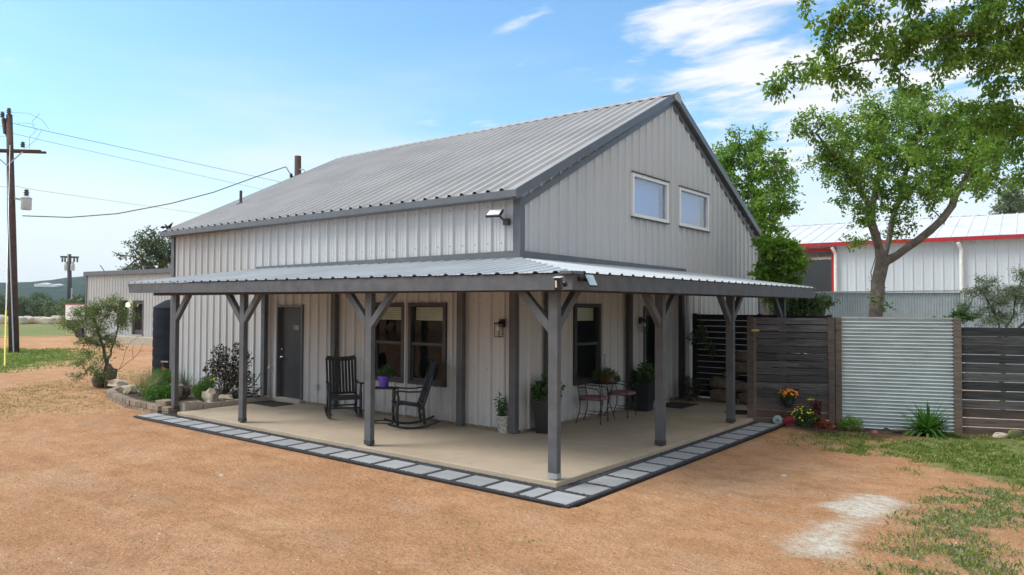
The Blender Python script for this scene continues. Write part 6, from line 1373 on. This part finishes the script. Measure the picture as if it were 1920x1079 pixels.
plant('red_leaf_plant', 'small dark red leafed plant tight against the snail ornament', 'plant', gp(1467, 795, .12), [(0, 0, .1, .05), (.0, 0, .22, .03)], 60, .04, 'maroon_leaf', .6, 103, 2)
plant('maroon_plant', 'tall dark maroon plant between the yellow flowers and the fence post', 'plant', gp(1531, 800, .12), [(0, 0, .3, .08), (.02, 0, .44, .07), (-.02, 0, .2, .08), (.03, 0, .1, .08)], 420, .06, 'maroon_leaf', .55, 104, 4)
plant('copper_plant', 'low coppery orange foliage plant in front of the double fence post', 'plant', gp(1545, 806, .22), [(0, 0, .08, .10), (.1, .03, .08, .08), (-.08, 0, .07, .07)], 420, .045, 'copper_leaf', .5, 105, 3)
plant('lacy_plant', 'lacy bright green plant at the foot of the corrugated gate', 'plant', gp(1592, 808, .2), [(0, 0, .12, .14), (.12, .05, .1, .12), (-.1, -.03, .08, .1)], 1300, .045, 'leaf_bright', .28, 106, 6)
blades('agave', 'large spiky green yucca like clump in front of the corrugated gate', 'plant', gp(1741, 822, .35, -.12), 150, .66, .062, 'leaf_herb', 1.5, 107, r0=.05)
pl = thing('pink_flower_ornament', 'pale pink artificial flower lying by the black hose end', 'ornament', tuple(gp(1637, 822, .25))); 
for k, (px, py) in enumerate([(1640, 812), (1632, 822)]):
    mb = MB(); c = onf(px, py, .28)
    for j in range(6): a = .3+j*.45; mb.beam(c-np.array([0, 0, .02]), c+FD*.06*math.cos(a)+np.array([0, 0, .055*math.sin(a)]), .022, .006)
    mb.build('petals', 'pale_pink', pl)
mb = MB(); pts = [gp(a, b, o, z) for a, b, o, z in [(1655, 826, .3, -.07), (1661, 823, .3, -.03), (1669, 824, .32, -.06), (1680, 828, .34, -.09), (1692, 828, .33, -.1), (1680, 826, .36, -.09), (1668, 826, .36, -.07)]]; mb.tube(pts, .014, 6); tag(mb.build('black_hose', 'black', None, True, loc=tuple(pts[0])), 'short curled end of black hose on the mulch before the gate', 'hose')
q = gp(1878, 822, .25, -.1); mb = MB(); mb.rock(q+np.array([0, 0, .03]), (.26, .16, .10), 7, FANG, .3); tag(mb.build('yellow_rock', 'limestone', None, 40, loc=tuple(q)), 'flat yellowish rock in the grass under the right fence panel', 'rock')
q = gp(1903, 826, .3, -.1); cp_ = thing('cactus', 'small green paddle cactus pad lying beside the yellowish rock', 'cactus', tuple(q)); mb = MB(); mb.rock(q+np.array([0, 0, .07]), (.24, .05, .17), 2, FANG+.2, .1); mb.build('pad', 'leaf_pale', cp_, True)
# small weeds and stray rocks on the open dirt
k_ = 0
for c_, n_ in zip(cs, [60, 25, 30, 20, 15, 18, 16, 50, 30, 14, 20, 10, 12, 16]):
    pass
gq = np.random.default_rng(77); xs, ys = [], []
for c_, n_ in zip(cs, [150, 60, 70, 40, 40, 40, 30, 90, 60, 40, 50, 16, 16, 30]):
    m_ = gq.normal(0, .10, (n_, 2))*[1.6, 1]; xs.append(c_[0]+m_[:, 0]); ys.append(c_[1]+m_[:, 1])
x, y = np.concatenate(xs), np.concatenate(ys); n = len(x); P = np.stack([x, y, gz(x, y)], -1); D = rand_dirs(n, gq); D[:, 2] = abs(D[:, 2])*.5+.15; D /= np.linalg.norm(D, axis=1, keepdims=True); L = gq.uniform(.015, .04, n); V, F_ = leaves_np(P, D, L, L*.3, g=gq)
tag(np_mesh('dirt_weeds', V, F_, gq.random(n), 'grass'), 'tiny sparse weeds dotted over the orange dirt yard', 'weeds', kind='stuff')
for i, (px, py, s) in enumerate([(417, 891, .09), (1368, 929, .05), (1470, 893, .10), (749, 940, .05), (975, 939, .07), (860, 894, .05), (1433, 1006, .03), (1548, 952, .03), (1288, 992, .035)]):
    q = Wz(px, py, -.115); mb = MB(); mb.rock(q, (s, s*.7, s*.4), i+80, i, .3, sub=1)
    tag(mb.build('pebble', 'white_stone', None, 40, loc=tuple(q)), ['flat grey stone alone on the orange dirt before the far posts', 'white pebble just beyond the right paver row', 'broader pale stone on the dirt nearer the powdery patch', 'white pebble on the dirt among tiny weeds', 'white pebble lying close outside the black edging', 'pale pebble near the edging below the third post', 'tiny white pebble before the powdery patch', 'dark speck sized stone on the edge of the powdery patch', 'tiny pale pebble in the middle of the open dirt'][i], 'pebble')

# ------------------------------------------------------------------ air
def haze():
    mb = MB(); mb.bx(-1500, 1500, -1500, 1500, -12, 60); o = mb.build('haze', 'white'); t = bpy.data.materials.new('haze'); t.use_nodes = True; N = t.node_tree.nodes; N.clear()
    out = N.new('ShaderNodeOutputMaterial'); v = N.new('ShaderNodeVolumePrincipled'); v.inputs['Density'].default_value = .00022; v.inputs['Color'].default_value = (.80, .90, 1, 1); v.inputs['Anisotropy'].default_value = 0
    t.node_tree.links.new(v.outputs[0], out.inputs['Volume']); o.data.materials[0] = t; tag(o, 'thin blue air haze over the valley and the wooded hills', 'haze', kind='stuff')
haze()
